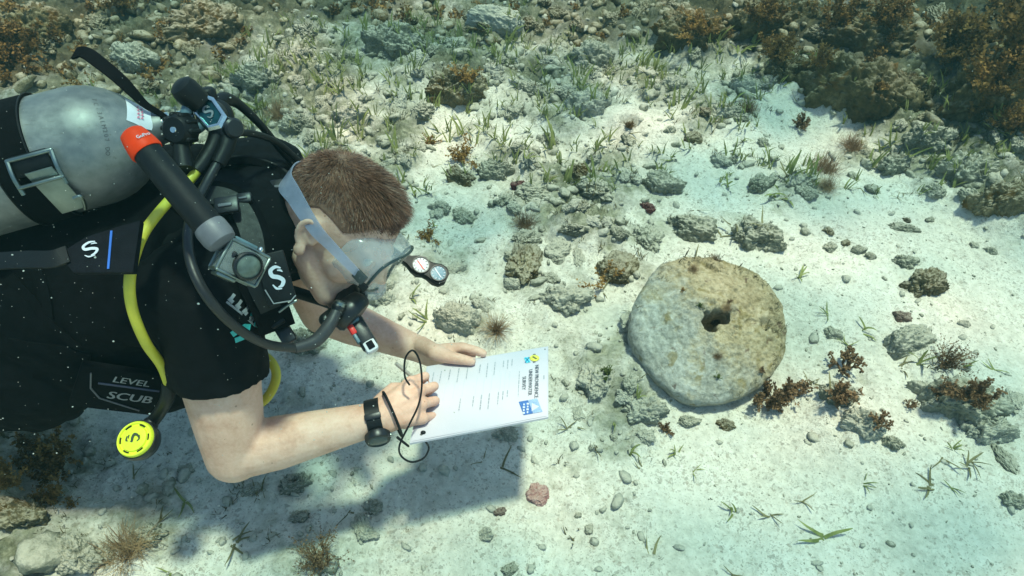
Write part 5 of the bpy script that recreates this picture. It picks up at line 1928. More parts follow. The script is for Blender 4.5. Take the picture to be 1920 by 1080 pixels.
    hem.build('band_edge', M['black_rubber'], bd)
    q, nn = hit(TBVH, 60, 292)
    cdir = nn.cross(TA).normalized()
    if cdir.dot(camvec(0, -1, 0)) < 0: cdir = -cdir
    fr = lambda a, n_: Matrix((TA, a, n_)).transposed()
    bk = MB()
    p0 = q + nn * .008
    bk.capsule(p0 - TA * .027, .0032, p0 + TA * .027, .0032, 10, 3)
    for sgn in (-1, 1):
        e = p0 + TA * .027 * sgn
        f = spline([e, e + cdir * .022 + nn * .003, e + cdir * .045 - nn * .004], 4)
        bk.tube(f, .0030, 8)
    p1 = p0 + cdir * .036 - nn * .000
    bk.capsule(p1 - TA * .027, .0028, p1 + TA * .027, .0028, 10, 3)
    bko = bk.build('cam_buckle', M['steel'], bd)
    q2, n2 = hit(TBVH, 108, 352)
    c2 = n2.cross(TA).normalized()
    if c2.dot(camvec(0, -1, 0)) < 0: c2 = -c2
    c2 = (c2 + TA * .10).normalized()
    MB().box(q2 + n2 * .007, (.034, .072, .0022), Matrix((TA, c2, n2)).transposed(), .0008).build('buckle_plate', M['steel'], bd)
    q3, n3 = hit(TBVH, 62, 305)
    MB().box(q3 + n3 * .004, (.046, .028, .006), Matrix((TA, n3.cross(TA), n3)).transposed(), .001).build('buckle_pad', M['black_rubber'], bd)
    # small steel ring on the panel below the tank
    MB().tube(spline([C(138, 372, .86), C(150, 368, .86), C(158, 380, .87), C(160, 392, .88)], 5), .0022, 8).build('strap_ring', M['steel'], root)
    # loose black strap rising from the tank neck
    p = spline([C(322, 228, .97), C(300, 213, .965), C(272, 196, .955), C(248, 172, .945), C(224, 148, .94), C(190, 120, .94), C(160, 99, .945), C(140, 100, .95)], 6)
    w = np.interp(np.linspace(0, 1, len(p)), [0, .25, .5, .8, 1], [.006, .010, .017, .021, .020])
    MB().ribbon(p, list(w), camvec(.45, .35, -.8), .003).build('loose_strap', M['black_nylon'], root)
    # inflator with red button beside the regulator
    i0, i1 = C(660, 592, 1.10), C(697, 654, 1.09)
    dd = (i1 - i0).normalized()
    nf = camvec(.3, .2, -1); nf = (nf - dd * nf.dot(dd)).normalized(); sd = dd.cross(nf)
    fm = Matrix((sd, dd, nf)).transposed()
    inf = MB().tube(spline([C(545, 545, 1.25), C(600, 562, 1.25), C(635, 575, 1.18), i0], 5), .011, 12)
    for k in range(14):
        q = C(560, 560, 1.22).lerp(i0, k / 14)
    infl = MB().box(i0.lerp(i1, .52), (.026, .064, .022), fm, .006).lathe(i0 - dd * .006, dd, [(.013, 0), (.015, .006), (.012, .016)], 16).build('inflator', M['dark_plastic'], root)
    inf.build('inflator_hose', M['black_rubber'], root)
    MB().box(i0.lerp(i1, .34) + sd * .012 + nf * .006, (.010, .020, .014), fm, .003).build('red_button', M['red_plastic'], infl)
    MB().box(i0.lerp(i1, .60) + sd * .013 + nf * .005, (.006, .018, .012), fm, .002).build('grey_lever', M['blue_grey'], infl)
    MB().box(i0.lerp(i1, .93) + nf * .002, (.022, .022, .020), fm, .005).build('deflate_button', M['light_plastic'], infl)
    MB().box(i0.lerp(i1, .93) + nf * .0125, (.011, .013, .003), fm, .001).build('button_cap', M['navy_patch'], infl)
    MB().box(i0.lerp(i1, .10) + sd * .004 + nf * .010, (.020, .018, .014), fm, .003).build('connector', M['blue_grey'], infl)
    # clips and ring hanging at the chest
    for a, b_, m_ in ((C(520, 610, 1.0), C(545, 632, 1.02), 'dark_plastic'), (C(505, 590, .99), C(525, 600, 1.0), 'black_rubber')):
        dd = (b_ - a).normalized()
        bb = MB().box((a + b_) / 2, (.022, (b_ - a).length + .012, .012), frame_from(camvec(0, .2, -1)) @ Matrix.Rotation(.6, 3, 'Z'), .003).build('chest_clip', M[m_], root)
    MB().tube(spline([C(523, 585, .98), C(540, 572, .98), C(556, 563, .985)], 5), .0022, 8).build('ring_pin', M['steel'], root)
    return root, cell


VEST, VEST_CELL = build_vest()


# ------------------------------------------------------------------ breathing set
def build_regulator():
    root = empty('breathing_regulator', C(392, 213, .99))
    tag(root, 'scuba regulator set with first stage, mouthpiece, gauges and hoses', 'regulator')
    c0 = C(393, 212, .975)
    fd = camvec(.05, .12, -1).normalized()
    # first stage
    fs = MB().lathe(c0 + fd * -.03, fd, [(.018, 0), (.022, .006), (.022, .026), (.019, .030)], 20)
    fs.capsule(C(372, 195, .985), .014, C(425, 245, .99), .016)
    fso = fs.build('first_stage', M['dark_plastic'], root)
    px_ = (c0 + fd * .001)
    x, y = camvec(.62, -.78, 0).normalized(), camvec(.78, .62, 0).normalized()
    out, inn = [], []
    shp = [(.030, 0), (.022, .017), (-.012, .019), (-.029, .008), (-.029, -.008), (-.012, -.019), (.022, -.017)]
    mb = MB(); k = len(shp)
    for sc_, h in ((1, -.006), (1, .003), (.86, .006), (.74, .006), (.68, .002)):
        mb.v += [tuple(px_ + x * a * sc_ + y * b_ * sc_ + fd * h) for a, b_ in shp]
    for i in range(4):
        mb.f += [(i * k + j, i * k + (j + 1) % k, (i + 1) * k + (j + 1) % k, (i + 1) * k + j) for j in range(k)]
    mb.build('chrome_bezel', M['chrome'], fso, False)
    mb = MB(); mb.add([px_ + x * a * .69 + y * b_ * .69 + fd * .0022 for a, b_ in shp], [tuple(range(k))])
    mb.build('bezel_face', simple('teal_face', (.02, .10, .11), .15, .6, .5, 80), fso, False)
    s_logo('bezel_mark', px_ + fd * .003, y, -x, .018, M['grey_print'], fso)
    MB().lathe(C(372, 192, .975), (C(345, 166, .955) - C(372, 192, .975)), [(.012, -.004), (.0185, .000), (.0195, .008), (.0195, .026), (.017, .034), (.010, .038), (.002, .039)], 28).build('yoke_knob', M['black_rubber'], fso)
    MB().lathe(C(392, 185, .995), camvec(-.1, .8, -.5), [(.010, -.008), (.0125, 0), (.0125, .012), (.009, .016), (.002, .017)], 20).build('port_plug', M['black_rubber'], fso)
    MB().lathe(C(428, 240, .99), camvec(.75, -.15, -.6), [(.0135, -.006), (.0135, .004), (.0150, .006), (.0150, .018), (.012, .021), (.002, .0215)], 22).build('side_knob', M['dark_plastic'], fso)
    MB().lathe(C(424, 239, .99), camvec(.75, -.15, -.6), [(.0152, 0), (.0152, .004)], 22).build('knob_ring', M['chrome'], fso)
    yk = MB()
    yk.tube(spline([C(362, 185, .975), C(350, 205, .965), C(345, 228, .965)], 4), .0075, 10)
    yk.tube(spline([C(392, 222, .985), C(372, 240, .98), C(352, 250, .975)], 4), .0080, 10)
    yk.build('yoke', M['blue_grey'], fso)
    MB().tube(spline([C(338, 250, .965), C(342, 290, .955), C(346, 318, .95)], 4), [.011, .011, .0115, .012, .013, .013, .014, .014, .014][:9], 12).build('dust_cap_strap', M['black_rubber'], root)
    # hoses
    def hose(pts, r, mat, nm='hose', n=10):
        p = spline(pts, n)
        rr = list(np.interp(np.linspace(0, 1, len(p)), np.linspace(0, 1, len(r)), r)) if hasattr(r, '__len__') else r
        return MB().tube(p, rr, 12).build(nm, mat, root)
    B = M['black_rubber']
    h = hose([C(412, 238, .99), C(402, 270, .985), C(385, 300, .975), C(368, 322, .965)], [.0125, .012, .0118, .0105], B, 'hose_sleeve')
    y1 = hose([C(372, 318, .967), C(345, 350, .95), C(312, 382, .925), C(268, 440, .885), C(245, 510, .865), C(247, 575, .885), C(272, 640, .925), C(302, 684, .975), C(317, 722, 1.01)], .0071, M['yellow'], 'yellow_hose')
    for t in (.335, .365):
        pp = spline([C(372, 318, .967), C(345, 350, .95), C(312, 382, .925), C(268, 440, .885)], 40)
        i = int(t * 120) + 20
        MB().tube([pp[i], pp[i + 2]], .0077, 12).build('hose_tie', B, y1)
    hose([C(317, 718, 1.008), C(314, 745, 1.02), C(300, 772, 1.045), C(282, 796, 1.055)], [.010, .0105, .010, .010], B, 'hose_sleeve')
    hose([C(430, 655, 1.17), C(478, 660, 1.17), C(508, 678, 1.165), C(518, 705, 1.165), C(506, 738, 1.17), C(480, 760, 1.175), C(430, 770, 1.18)], .0082, M['yellow'], 'yellow_hose')
    hose([C(430, 246, .992), C(424, 275, .985), C(408, 308, .975)], [.0125, .012, .0105], B, 'hose_sleeve')
    h2 = [C(408, 305, .975), C(386, 345, .955), C(362, 395, .92), C(352, 445, .88), C(362, 505, .855), C(395, 565, .86), C(445, 615, .90), C(500, 645, .955), C(555, 653, 1.0)]
    hose(h2, .0068, simple('grey_black_rubber', (.012, .012, .0135), .45, 0, .2, 60), 'hose')
    hose([C(552, 653, .998), C(590, 640, 1.02), C(616, 612, 1.045), C(631, 584, 1.058)], [.0078, .0105, .0105, .0085], simple('dark_grey_rubber', (.035, .034, .036), .5, 0, .2, 60), 'hose_sleeve')
    hose([C(405, 195, 1.0), C(422, 186, 1.02), C(448, 196, 1.05), C(490, 236, 1.09), C(530, 285, 1.14), C(572, 330, 1.18), C(600, 380, 1.22)], [.0105, .011, .0075, .0062, .0062, .0062, .0062], B)
    hose([C(440, 248, 1.0), C(480, 252, 1.05), C(520, 268, 1.10), C(560, 302, 1.15), C(610, 350, 1.22), C(680, 430, 1.34), C(745, 480, 1.42)], .0055, B)
    hose([C(402, 200, 1.0), C(418, 210, 1.0), C(424, 235, 1.0)], .014, B, 'hose_fitting')
    # second stage in the mouth
    c = hl(.032, .110, -.088)
    ss = MB().lathe(c - HF * .022, HF, [(.020, 0), (.030, .006), (.0345, .018), (.0345, .030), (.030, .036), (.012, .039), (.002, .0395)], 28)
    ss.capsule(hl(.012, .085, -.074), .018, hl(.030, .100, -.086), .024)
    ss.capsule(hl(.004, .090, -.116), .011, hl(.056, .090, -.116), .011)
    sso = ss.build('second_stage', M['dark_plastic'], root)
    MB().ellipsoid(hl(0, .100, -.074), (.020, .016, .013), HM).build('mouthpiece', M['black_rubber'], sso)
    sw = C(634, 576, 1.06)
    MB().lathe(sw - (C(634, 576, 1.06) - C(629, 592, 1.058)).normalized() * .01, (C(634, 576, 1.06) - C(627, 594, 1.058)), [(.0070, 0), (.0085, .003), (.0085, .010), (.0100, .012), (.0100, .018), (.007, .021)], 18).build('swivel', M['steel'], sso)
    MB().capsule(sw, .011, hl(.044, .104, -.090), .013).build('swivel_joint', M['dark_plastic'], sso)
    # yellow spare second stage
    oc = C(253, 823, 1.02)
    od = camvec(-.05, .42, -.9).normalized()
    om = frame_from(od)
    ob = MB().lathe(oc - od * .030, od, [(.020, 0), (.028, .006), (.031, .020), (.030, .027)], 32).build('spare_second_stage', M['dark_plastic'], root)
    MB().lathe(oc, od, [(.0278, -.006), (.0278, .000), (.0262, .003), (.0235, .003), (.0225, .001), (.0200, .001), (.0190, .0035), (.010, .0045), (.001, .0048)], 40).build('purge_cover', M['neon'], ob)
    for i in range(6):
        a = 2 * math.pi * i / 6 + .3
        arc = [oc + om @ Vector((.0216 * math.cos(a + t), .0216 * math.sin(a + t), .0018)) for t in np.linspace(-.22, .22, 6)]
        MB().tube(arc, .0011, 6).build('purge_slot', M['black_rubber'], ob)
    s_logo('purge_mark', oc + od * .0046, camvec(-.35, .95, .3), camvec(-.95, -.35, 0), .021, simple('dark_mark', (.05, .07, .03), .5), ob)
    MB().capsule(C(282, 795, 1.05), .012, oc - od * .022, .014).build('hose_elbow', M['dark_plastic'], ob)
    # gauge console
    g0, g1 = C(752, 483, 1.43), C(826, 518, 1.44)
    gd = (g1 - g0).normalized()
    gn = camvec(-.10, .45, -.9); gn = (gn - gd * gn.dot(gd)).normalized()
    gs = gn.cross(gd)
    gl_ = (g1 - g0).length
    prof = [(-.02, .006), (0.0, .008), (.018, .012), (.032, .020), (.046, .0235), (.058, .019), (.068, .0195), (.084, .0245), (.098, .0225), (.108, .012)]
    mb = MB()
    ring = []
    for s_, w in prof:
        mb.v += [tuple(g0 + gd * s_ + gs * (w * a) + gn * (.010 * b_)) for a, b_ in ((-1, -.8), (-1, .6), (-.82, 1), (.82, 1), (1, .6), (1, -.8), (.8, -1), (-.8, -1))]
    k = 8
    for i in range(len(prof) - 1):
        mb.f += [(i * k + j, i * k + (j + 1) % k, (i + 1) * k + (j + 1) % k, (i + 1) * k + j) for j in range(k)]
    mb.f += [tuple(range(k)), tuple((len(prof) - 1) * k + j for j in range(k))]
    co = mb.build('gauge_console', M['black_rubber'], root)
    faces = simple('gauge_face', (.50, .53, .56), .35, 0, .15, 60)
    face2 = simple('compass_face', (.10, .22, .30), .3, 0, .4, 120)
    for s_, r, m_ in ((.045, .0170, faces), (.086, .0165, face2)):
        q = g0 + gd * s_ + gn * .0102
        fo = MB().lathe(q, gn, [(r, 0), (r, .0015), (r * .2, .0018)], 28).build('gauge_face', m_, co)
        MB().lathe(q, gn, [(r * 1.12, -.001), (r * 1.12, .004), (r * 1.0, .004), (r * .98, .0012)], 28, cap0=False, cap1=False).build('bezel', M['dark_plastic'], co)
        MB().ribbon([q + gn * .0028 - gd * r * .6 + gs * r * .3, q + gn * .0028 + gd * r * .55 - gs * r * .4], .0022, gn, .0006).build('needle', M['red_plastic'] if m_ is faces else M['white_print'], fo)
        for i in range(12):
            a = 2 * math.pi * i / 12
            q2 = q + gn * .0024 + (gd * math.cos(a) + gs * math.sin(a)) * r * .8
            MB().box(q2, (.0012, .0035, .0006), Matrix((gn.cross(gd * math.cos(a) + gs * math.sin(a)), gd * math.cos(a) + gs * math.sin(a), gn)).transposed()).build('tick', M['stamp'] if m_ is faces else M['white_print'], fo, False)
    return root


REG = build_regulator()


# ------------------------------------------------------------------ mask
def build_mask():
    root = empty('diving_mask', hl(0, .1, 0))
    tag(root, 'clear-skirted diving mask with a pale blue strap on the diver\'s face', 'diving mask')
    def ringpts(w, top, bot, y, dip, S=48, pw=3.2):
        out = []
        for k in range(S):
            a = 2 * math.pi * k / S
            ca, sa = math.cos(a), math.sin(a)
            r = (abs(ca) ** pw + abs(sa) ** pw) ** (-1 / pw)
            z = sa * r * (top if sa > 0 else bot)
            x = ca * r * w
            out.append(hl(x, y - dip * (x / w) ** 2, z))
        return out
    rings = [ringpts(.069, .046, .054, .070, .030), ringpts(.071, .050, .055, .078, .030), ringpts(.070, .050, .050, .088, .026), ringpts(.069, .047, .040, .100, .020), ringpts(.067, .044, .035, .114, .014), ringpts(.064, .040, .032, .118, .012)]
    mb = MB(); S = 48
    for r in rings: mb.v += [tuple(p) for p in r]
    for i in range(len(rings) - 1):
        mb.f += [(i * S + k, i * S + (k + 1) % S, (i + 1) * S + (k + 1) % S, (i + 1) * S + k) for k in range(S)]
    mb.build('skirt', M['skirt'], root)
    fr = MB()
    rr = ringpts(.066, .043, .034, .1175, .012)
    fr.tube(rr + [rr[0], rr[1]], .0026, 8, False)
    fr.build('lens_frame', simple('mask_frame', (.02, .04, .045), .3, 0, .2, 60), root)
    ln = MB()
    rr = ringpts(.065, .042, .033, .1185, .012)
    ln.v = [tuple(p) for p in rr] + [tuple(hl(0, .1195, 0))]
    ln.f = [(k, (k + 1) % S, S) for k in range(S)]
    ln.build('lens', M['lens'], root)
    MB().ellipsoid(hl(0, .112, -.044), (.019, .020, .022), HM).build('nose_pocket', M['skirt'], root)
    # strap round the head
    half = [(.078, .084, -.004), (.0855, .058, .002), (.0875, .030, .006), (.0945, .002, .012), (.0890, -.030, .018), (.074, -.066, .022), (.050, -.094, .018), (.0, -.110, .016)]
    pts = [Vector(p) for p in half] + [Vector((-x, y, z)) for x, y, z in half[-2::-1]]
    sp = spline(pts, 6)
    nr = [HM @ Vector((p.x / .0765 ** 2, (p.y + .006) / .097 ** 2, 0)).normalized() for p in sp]
    w = np.interp(np.linspace(-1, 1, len(sp)), [-1, -.7, -.45, 0, .45, .7, 1], [.012, .017, .024, .040, .024, .017, .012])
    MB().ribbon([hl(*p) for p in sp], list(w), nr, .0022).build('strap', M['strap_blue'], root)
    for s in (-1, 1):
        c = hl(s * .077, .090, -.006)
        b = MB().box(c, (.007, .022, .017), HM @ Matrix.Rotation(s * -.15, 3, 'Z'), .002).build('strap_buckle', simple('buckle_dark', (.04, .05, .05), .45), root)
        MB().box(c + HF * .014 - HU * .008 + HR * s * .002, (.005, .014, .012), HM, .0015).build('buckle_tab', M['black_rubber'], b)
    return root


build_mask()


# ------------------------------------------------------------------ action camera on a floating grip
def build_camera():
    a, b = C(262, 268, .815), C(405, 440, .815)
    d = (b - a).normalized()
    root = empty('action_camera', a.lerp(b, .5))
    tag(root, 'small action camera in a clear case on a black grip with orange end', 'camera')
    L = (b - a).length
    g = MB().lathe(a, d, [(.0165, .010), (.0175, .014), (.0182, L * .5), (.0182, L - .012), (.0170, L - .008)], 36).build('grip', simple('grip_foam', (.006, .0075, .009), .6, 0, .2, 40, .25, 600, .25), root)
    cap = MB().lathe(a, d, [(.002, -.018), (.011, -.0175), (.0150, -.0145), (.0165, -.009), (.0188, .004), (.0198, .013), (.0188, .016)], 36).build('end_cap', M['orange'], root)
    nf = camvec(.2, -.1, -1); nf = (nf - d * nf.dot(d)).normalized()
    sd = d.cross(nf)
    sr = MB()
    q = a + d * .003 + (nf * .80 + sd * (.6 if sd.dot(camvec(1, 0, 0)) > 0 else -.6)).normalized() * .0194
    nn = (q - (a + d * .003)).normalized()
    lettering('cap_print', 'GoPro', .0062, q, nn.cross(d) * (1 if nn.cross(d).dot(camvec(0, 1, 0)) > 0 else -1), d * (1 if (nn.cross(d)).cross(d).dot(nn) > 0 else -1), M['white_print'], cap, .0004, .0003)
    MB().lathe(b, d, [(.0190, -.014), (.0200, -.010), (.0200, .004), (.0180, .012), (.012, .016)], 32).build('collar', M['grey_rubber'], root)
    # mount arm and camera case
    cc = C(450, 492, .842)
    KS = .84
    MB().box(b.lerp(cc, .45), (.012, .034, .014), Matrix((sd, d, nf)).transposed(), .003).build('mount', M['dark_plastic'], root)
    fx = camvec(.66, -.42, .60).normalized()      # long side of the face
    fz = camvec(.66, -.10, -.74); fz = (fz - fx * fz.dot(fx)).normalized()   # lens direction
    fy = fz.cross(fx)
    cm = Matrix((fx, fy, fz)).transposed()
    fx, fy, fz = fx * KS, fy * KS, fz * KS
    hs = MB().box(cc, tuple(KS * q_ for q_ in (.066, .052, .036)), cm, .005).build('case', M['housing'], root)
    core = MB().box(cc, tuple(KS * q_ for q_ in (.056, .040, .026)), cm, .003).build('camera_body', simple('camera_grey', (.055, .058, .060), .4, 0, .3, 60), root)
    ed = MB()
    for sx_, sy_ in ((1, 1), (1, -1), (-1, 1), (-1, -1)):
        ed.capsule(cc + fx * .030 * sx_ + fy * .0235 * sy_ - fz * .016, .0022, cc + fx * .030 * sx_ + fy * .0235 * sy_ + fz * .016, .0022, 8, 3)
    for z_ in (-.017, .017):
        for s_ in (-1, 1):
            ed.capsule(cc - fx * .030 + fy * .0245 * s_ + fz * z_, .0020, cc + fx * .030 + fy * .0245 * s_ + fz * z_, .0020, 8, 3)
            ed.capsule(cc + fx * .0315 * s_ - fy * .022 + fz * z_, .0020, cc + fx * .0315 * s_ + fy * .022 + fz * z_, .0020, 8, 3)
    ed.build('case_edge', M['steel'], hs)
    lc = cc + fx * .006 - fy * .002 + fz * .018
    ls = MB().lathe(lc, fz, [(.0180, -.002), (.0180, .007), (.0160, .009), (.0150, .006)], 32, cap1=False).build('lens_ring', M['dark_plastic'], root)
    MB().lathe(lc + fz * .006, fz, [(.0152, 0), (.0130, .0015), (.002, .0025)], 32).build('lens_window', simple('lens_window', (.10, .13, .11), .12, 0, .4, 90), ls)
    MB().capsule(cc + fx * .020 + fy * .028 - fz * .004, .0035, cc + fx * .020 + fy * .032 - fz * .004, .0035, 10, 3).build('shutter_button', M['chrome'], root)
    lt = MB().box(cc - fx * .008 + fy * .029, tuple(KS * q_ for q_ in (.036, .006, .024)), cm, .0015)
    lt.build('latch', M['blue_grey'], root)
    MB().box(cc - fy * .029 - fx * .012, tuple(KS * q_ for q_ in (.030, .007, .030)), cm, .002).build('case_hinge', M['steel'], root)
    MB().box(cc - fx * .020 + fy * .004 + fz * .0142, tuple(KS * q_ for q_ in (.012, .026, .002)), cm, .001).build('front_screen', M['black_rubber'], root)
    return root


build_camera()


# ------------------------------------------------------------------ slate
def build_slate():
    root = empty('writing_slate', SA)
    tag(root, 'white writing slate with a printed survey sheet held by the diver', 'slate')
    W, H = (SB - SA).length, (SD - SA).length
    # make the in-plane axes square to each other
    yv = (SY - SX * SX.dot(SY)).normalized(); n = SX.cross(yv)
    if n.z < 0: n = -n
    c = (SA + SC) / 2
    sk = SX.dot(SY)
    # board: a slightly skew outline follows the corners
    cs = [SA, SB, SC, SD]
    mb = MB()
    mb.add([p - n * .0028 for p in cs] + [p + n * .0012 for p in cs], [(3, 2, 1, 0), (4, 5, 6, 7), (0, 1, 5, 4), (1, 2, 6, 5), (2, 3, 7, 6), (3, 0, 4, 7)])
    bo = mb.build('board', simple('white_plastic', (.55, .52, .57), .45, 0, .05, 30), root, False)
    def at(u, v, l=.0020):
        """u along the long edge from the left, v across from the near edge."""
        return SA.lerp(SB, u) + (SD - SA) * v + n * l
    # paper, slightly wavy
    NX, NY = 24, 16
    vs = []
    for j in range(NY + 1):
        for i in range(NX + 1):
            u, v = .012 + .976 * i / NX, .015 + .97 * j / NY
            vs.append(at(u, v, .0019 + .0003 * math.sin(u * 9 + v * 3)))
    fs = [(j * (NX + 1) + i, j * (NX + 1) + i + 1, (j + 1) * (NX + 1) + i + 1, (j + 1) * (NX + 1) + i) for j in range(NY) for i in range(NX)]
    pa = mesh_obj('paper', vs, fs, simple('paper', (.58, .54, .585), .6, 0, .03, 20), root)
    M['ink'] = simple('ink', (.10, .11, .13), .6, 0, .2, 80)
    M['ink_pale'] = simple('ink_pale', (.34, .36, .40), .6, 0, .2, 80)
    td, ud = -SY, SX                                   # the sheet reads across the board: lines run away from the top edge
    L = .0030
    for txt, u, v, s in (('NEW PROVIDENCE', .905, .50, .0105), ('UNDERWATER', .855, .50, .0105), ('SURVEY', .805, .50, .0105)):
        lettering('heading', txt, s, at(u, v, L), td, ud, M['ink'], pa, 0, .0004)
    rng = random.Random(4)

    def small_print(nm, u, v0, v1, w):
        '''A line of print too small to read: short dashes of word length.'''
        mb = MB(); v = v0
        while v > v1:
            e = max(v1, v - rng.uniform(.02, .06))
            mb.ribbon([at(u, v, L), at(u, e, L)], w * rng.uniform(.8, 1.1), n, .0001)
            v = e - .012
        mb.build(nm, M['ink_pale'], pa, False)
    small_print('subheading', .765, .68, .33, .0016)
    small_print('page_mark', .965, .56, .50, .0018)
    us = [.70, .665, .63, .56, .50, .44, .34, .27, .20, .13, .07]
    for k, u in enumerate(us):
        small_print('field_name', u, .88, .88 - (.10, .13, .09, .20, .21, .12, .17, .20, .14, .16, .12)[k], .0018)
        if u > .3:
            small_print('field_name', u - .02, .44, .44 - (.09, .12, .16, .20, .19, .14, .15)[k], .0020)
    for u in us:
        MB().ribbon([at(u - .012, .70, L), at(u - .012, .46, L)], .0006, n, .0001).build('rule_line', simple('rule', (.52, .55, .60), .6), pa, False)
    # emblems
    e = at(.885, .84, L)
    MB().lathe(e, n, [(.0095, 0), (.0001, .0002)], 24).build('yellow_emblem', simple('emblem_yellow', (.75, .66, .10), .6, 0, .3, 200), pa, False)
    MB().ribbon([e - SX * .004 + SY * .005 + n * .0003, e + SX * .004 - SY * .004 + n * .0003], .004, n, .0001).build('emblem_figure', simple('emblem_dark', (.16, .15, .05), .6), pa, False)
    for s_ in (-1, 1):
        MB().ribbon([e + SY * .011 * s_ - SX * .003, e + SY * .011 * s_ + SX * .002], .003, n, .0001).build('emblem_dot', M['ink'], pa, False)
    e = at(.825, .83, L)
    cy = simple('emblem_cyan', (.12, .62, .74), .6, 0, .2, 200)
    mb = MB()
    mb.box(e, (.009, .016, .0002), Matrix((SX, yv, n)).transposed())
    mb.build('cyan_emblem', cy, pa, False)
    for s_ in (-1, 1):
        MB().ribbon([e - SX * .004 - SY * .007 * s_ + n * .0004, e + SX * .004 + SY * .007 * s_ + n * .0004], .0022, n, .0001).build('emblem_bar', simple('emblem_blue', (.02, .22, .42), .6), pa, False)
    e = at(.865, .165, L)
    sq = MB().box(e - SX * .009, (.017, .034, .0002), Matrix((SX, yv, n)).transposed()).build('blue_logo', simple('logo_blue', (.05, .15, .42), .6, 0, .3, 300), pa, False)
    for k in range(2):
        mb = MB()
        for j in range(4):
            q = e - SX * (.0055 + k * .007) + SY * (.0105 - j * .007) + n * .0004
            mb.ribbon([q, q - SY * .0045], (.0040, .0026)[(j + k) % 2], n, .0001)
        mb.build('logo_print', M['white_print'], sq, False)
    pl = MB().box(e + SX * .0085, (.017, .034, .0002), Matrix((SX, yv, n)).transposed()).build('logo_field', simple('logo_pale', (.30, .42, .62), .6, 0, .3, 400), pa, False)
    mb = MB(); mb.add([e + SX * .002 - SY * .012 + n * .0004, e + SX * .016 - SY * .004 + n * .0004, e + SX * .002 + SY * .008 + n * .0004], [(0, 1, 2)])
    mb.build('logo_wave', M['white_print'], pl, False)
    # holes: cord hole near the left end, small ones at the right corners
    MB().lathe(at(.075, .075, .0021), n, [(.0034, 0), (.0001, .0001)], 16).build('cord_hole', M['stamp'], bo, False)
    MB().lathe(at(.972, .955, .0021), n, [(.0016, 0), (.0001, .0001)], 12).build('corner_hole', M['stamp'], bo, False)
    # elastic cord with the pencil
    cp = [C(768, 722, 1.105), C(759, 705, 1.10), C(760, 672, 1.095), C(774, 657, 1.095), C(787, 678, 1.10), C(791, 720, 1.10), C(785, 758, 1.10), C(768, 795, 1.095), C(750, 832, 1.09), C(751, 853, 1.09), C(770, 866, 1.095), C(793, 860, 1.11), C(803, 845, 1.125), at(.13, -.03, -.006), at(.085, .05, -.004)]
    p = spline(cp, 8)
    MB().tube(p, .0017, 8).build('cord', M['black_rubber'], root)
    MB().ellipsoid(at(.085, .085, .004), (.0045, .0035, .0030)).build('knot', M['black_rubber'], root)
    tip = TIPS['r0']
    pe = MB().tube([tip + SN * .055 - SX * .035 + SY * .004, tip + SN * .002 + SX * .004], .0036, 8)
    pe.build('pencil', simple('pencil', (.45, .42, .36), .5), root)
    return root


build_slate()


# ------------------------------------------------------------------ watch and wrist cord
def build_watch():
    a = (Rw - Re).normalized()
    n = camvec(.05, -.25, -1); n = (n - a * n.dot(a)).normalized()
    s = n.cross(a)
    c = Rw - a * .008
    root = empty('wrist_watch', c)
    tag(root, 'black square dive watch on the diver\'s right wrist', 'watch')
    r = .0315
    pts = [c + (n * math.cos(t) + s * math.sin(t)) * r for t in np.linspace(0, 2 * math.pi, 40)]
    MB().ribbon(pts, .024, [(p - c).normalized() for p in pts], .0045).build('strap', M['black_rubber'], root)
    sd = s if s.dot(camvec(0, -1, 0)) > 0 else -s
    k = (n * .80 + sd * .60).normalized()
    f = Matrix((a, k.cross(a), k)).transposed()
    q = c + k * (r + .005)
    co = MB().lathe(q - k * .008, k, [(.0185, 0), (.0215, .003), (.0215, .010), (.0195, .0145), (.0165, .0155), (.016, .0148)], 28).build('case', M['dark_plastic'], root)
    MB().lathe(q + k * .0066, k, [(.0158, 0), (.0150, .0006), (.001, .0009)], 28).build('screen', simple('watch_screen', (.03, .05, .055), .12, 0, .2, 60), co)
    MB().box(q + a * .021, (.004, .008, .005), f, .001).build('side_button', M['steel'], co)
    q2 = c + (n * .85 - sd * .5).normalized() * (r + .003)
    MB().box(q2, (.027, .010, .005), Matrix((a, ((n * .85 - sd * .5).normalized()).cross(a), (n * .85 - sd * .5).normalized())).transposed(), .0015).build('strap_loop', M['dark_plastic'], root)
    # separate elastic cord round the wrist
    c2 = Rw + a * .022
    pts = [c2 + n * math.cos(t) * .028 + s * math.sin(t) * .0415 + a * (.008 * math.cos(t + .8)) for t in np.linspace(0, 2 * math.pi, 48)]
    mb = MB().tube(pts, .0024, 8, False)
    e = c2 + n * .016 + sd * .036
    mb.capsule(e, .0024, e + sd * .020 + a * .014, .0020)
    o = mb.build('elastic_bracelet', M['black_rubber'])
    tag(o, 'thin black elastic cord tied round the right wrist beside the watch', 'bracelet')


build_watch()


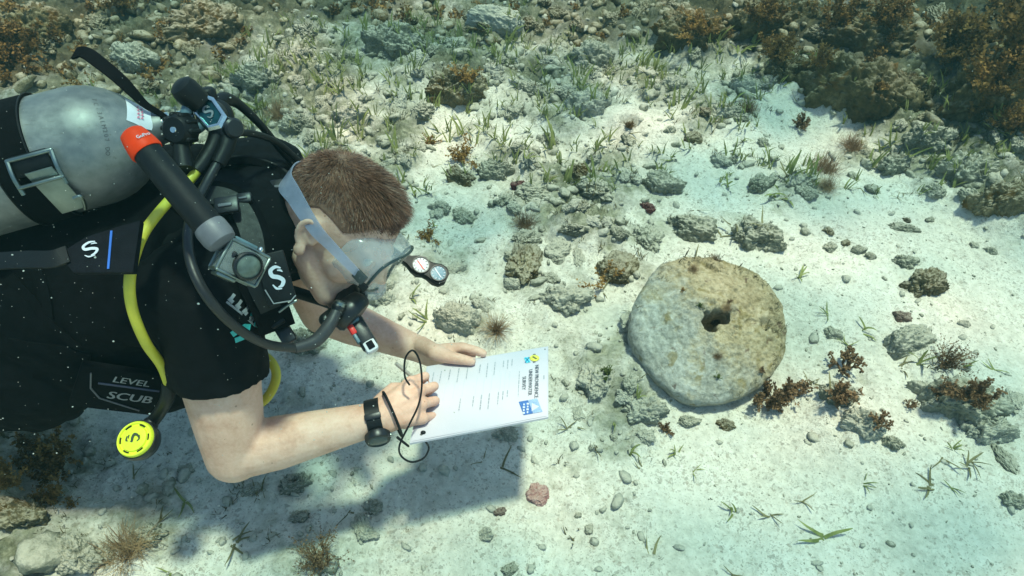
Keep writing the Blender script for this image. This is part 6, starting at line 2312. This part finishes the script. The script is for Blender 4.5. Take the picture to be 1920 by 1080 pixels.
# ------------------------------------------------------------------ prints on the shirt
def shirt_print():
    bv = bvh_of([SHIRT])
    def proj(px, py, l=.0012):
        q, n = hit(bv, px, py)
        return None if q is None else q + n * l
    def stroke(pts, w, mat, nm):
        p = [proj(*x) for x in pts]
        p = [q for q in p if q is not None]
        if len(p) < 2: return
        nrm = []
        for x in pts[:len(p)]:
            q, n = hit(bv, *x); nrm.append(n if n is not None else camvec(0, 0, -1))
        MB().ribbon(p, w, nrm, .0008).build(nm, mat, SHIRT, False)
    T, Wt = M['teal_print'], M['grey_print']
    stroke([(434, 627), (445, 619), (458, 613), (468, 614)], .010, T, 'sleeve_mark')
    stroke([(440, 638), (455, 632), (469, 625)], .008, T, 'sleeve_mark')
    stroke([(470, 585), (480, 590), (489, 600)], .010, T, 'sleeve_mark')
    stroke([(476, 606), (486, 612)], .008, T, 'sleeve_mark')
    for i in range(5):
        x0, y0 = 428 + i * 13, 556 + i * 11
        stroke([(x0, y0 + 8), (x0 + 7, y0 + 2), (x0 + 11, y0 - 4)], .0045, Wt, 'sleeve_letter')
        stroke([(x0 + 4, y0 + 12), (x0 + 9, y0 + 7)], .004, Wt, 'sleeve_letter')
    stroke([(424, 566), (450, 586), (478, 612)], .0030, Wt, 'sleeve_line')


shirt_print()

# ------------------------------------------------------------------ specks drifting in the water
def specks():
    g = np.random.default_rng(55)
    v0, f0 = ico(1)
    V, F, k = [], [], 0
    for i in range(720):
        px, py, d = g.uniform(-60, 900), g.uniform(120, 1000), g.uniform(.45, .86)
        if g.random() < .25: px = g.uniform(0, 1920)
        r = float(np.exp(g.normal(math.log(.00031), .5)))
        V.append(v0 * r * np.array([1, g.uniform(.6, 1), g.uniform(.6, 1)]) + np.array(C(px, py, d))); F.append(f0 + k); k += len(v0)
    o = mesh_obj('drifting_specks', np.concatenate(V), np.concatenate(F), simple('speck', (.45, .45, .40), .8))
    tag(o, 'pale specks drifting in the water around the diver', None, None, 'stuff')


specks()


# ------------------------------------------------------------------ the water: one even haze
def haze():
    m = bpy.data.materials.new('sea_water'); m.use_nodes = True
    nt = m.node_tree; nt.nodes.clear()
    out = nt.nodes.new('ShaderNodeOutputMaterial'); pv = nt.nodes.new('ShaderNodeVolumePrincipled')
    pv.inputs['Color'].default_value = (.30, .68, .64, 1)
    pv.inputs['Density'].default_value = .026
    pv.inputs['Anisotropy'].default_value = .2
    nt.links.new(pv.outputs[0], out.inputs['Volume'])
    mb = MB().box((0, 0, .30), (140, 140, 3.2))
    o = mb.build('haze', m, None, False)
    tag(o, 'faint blue-green haze of sea water', None, None, 'stuff')


haze()
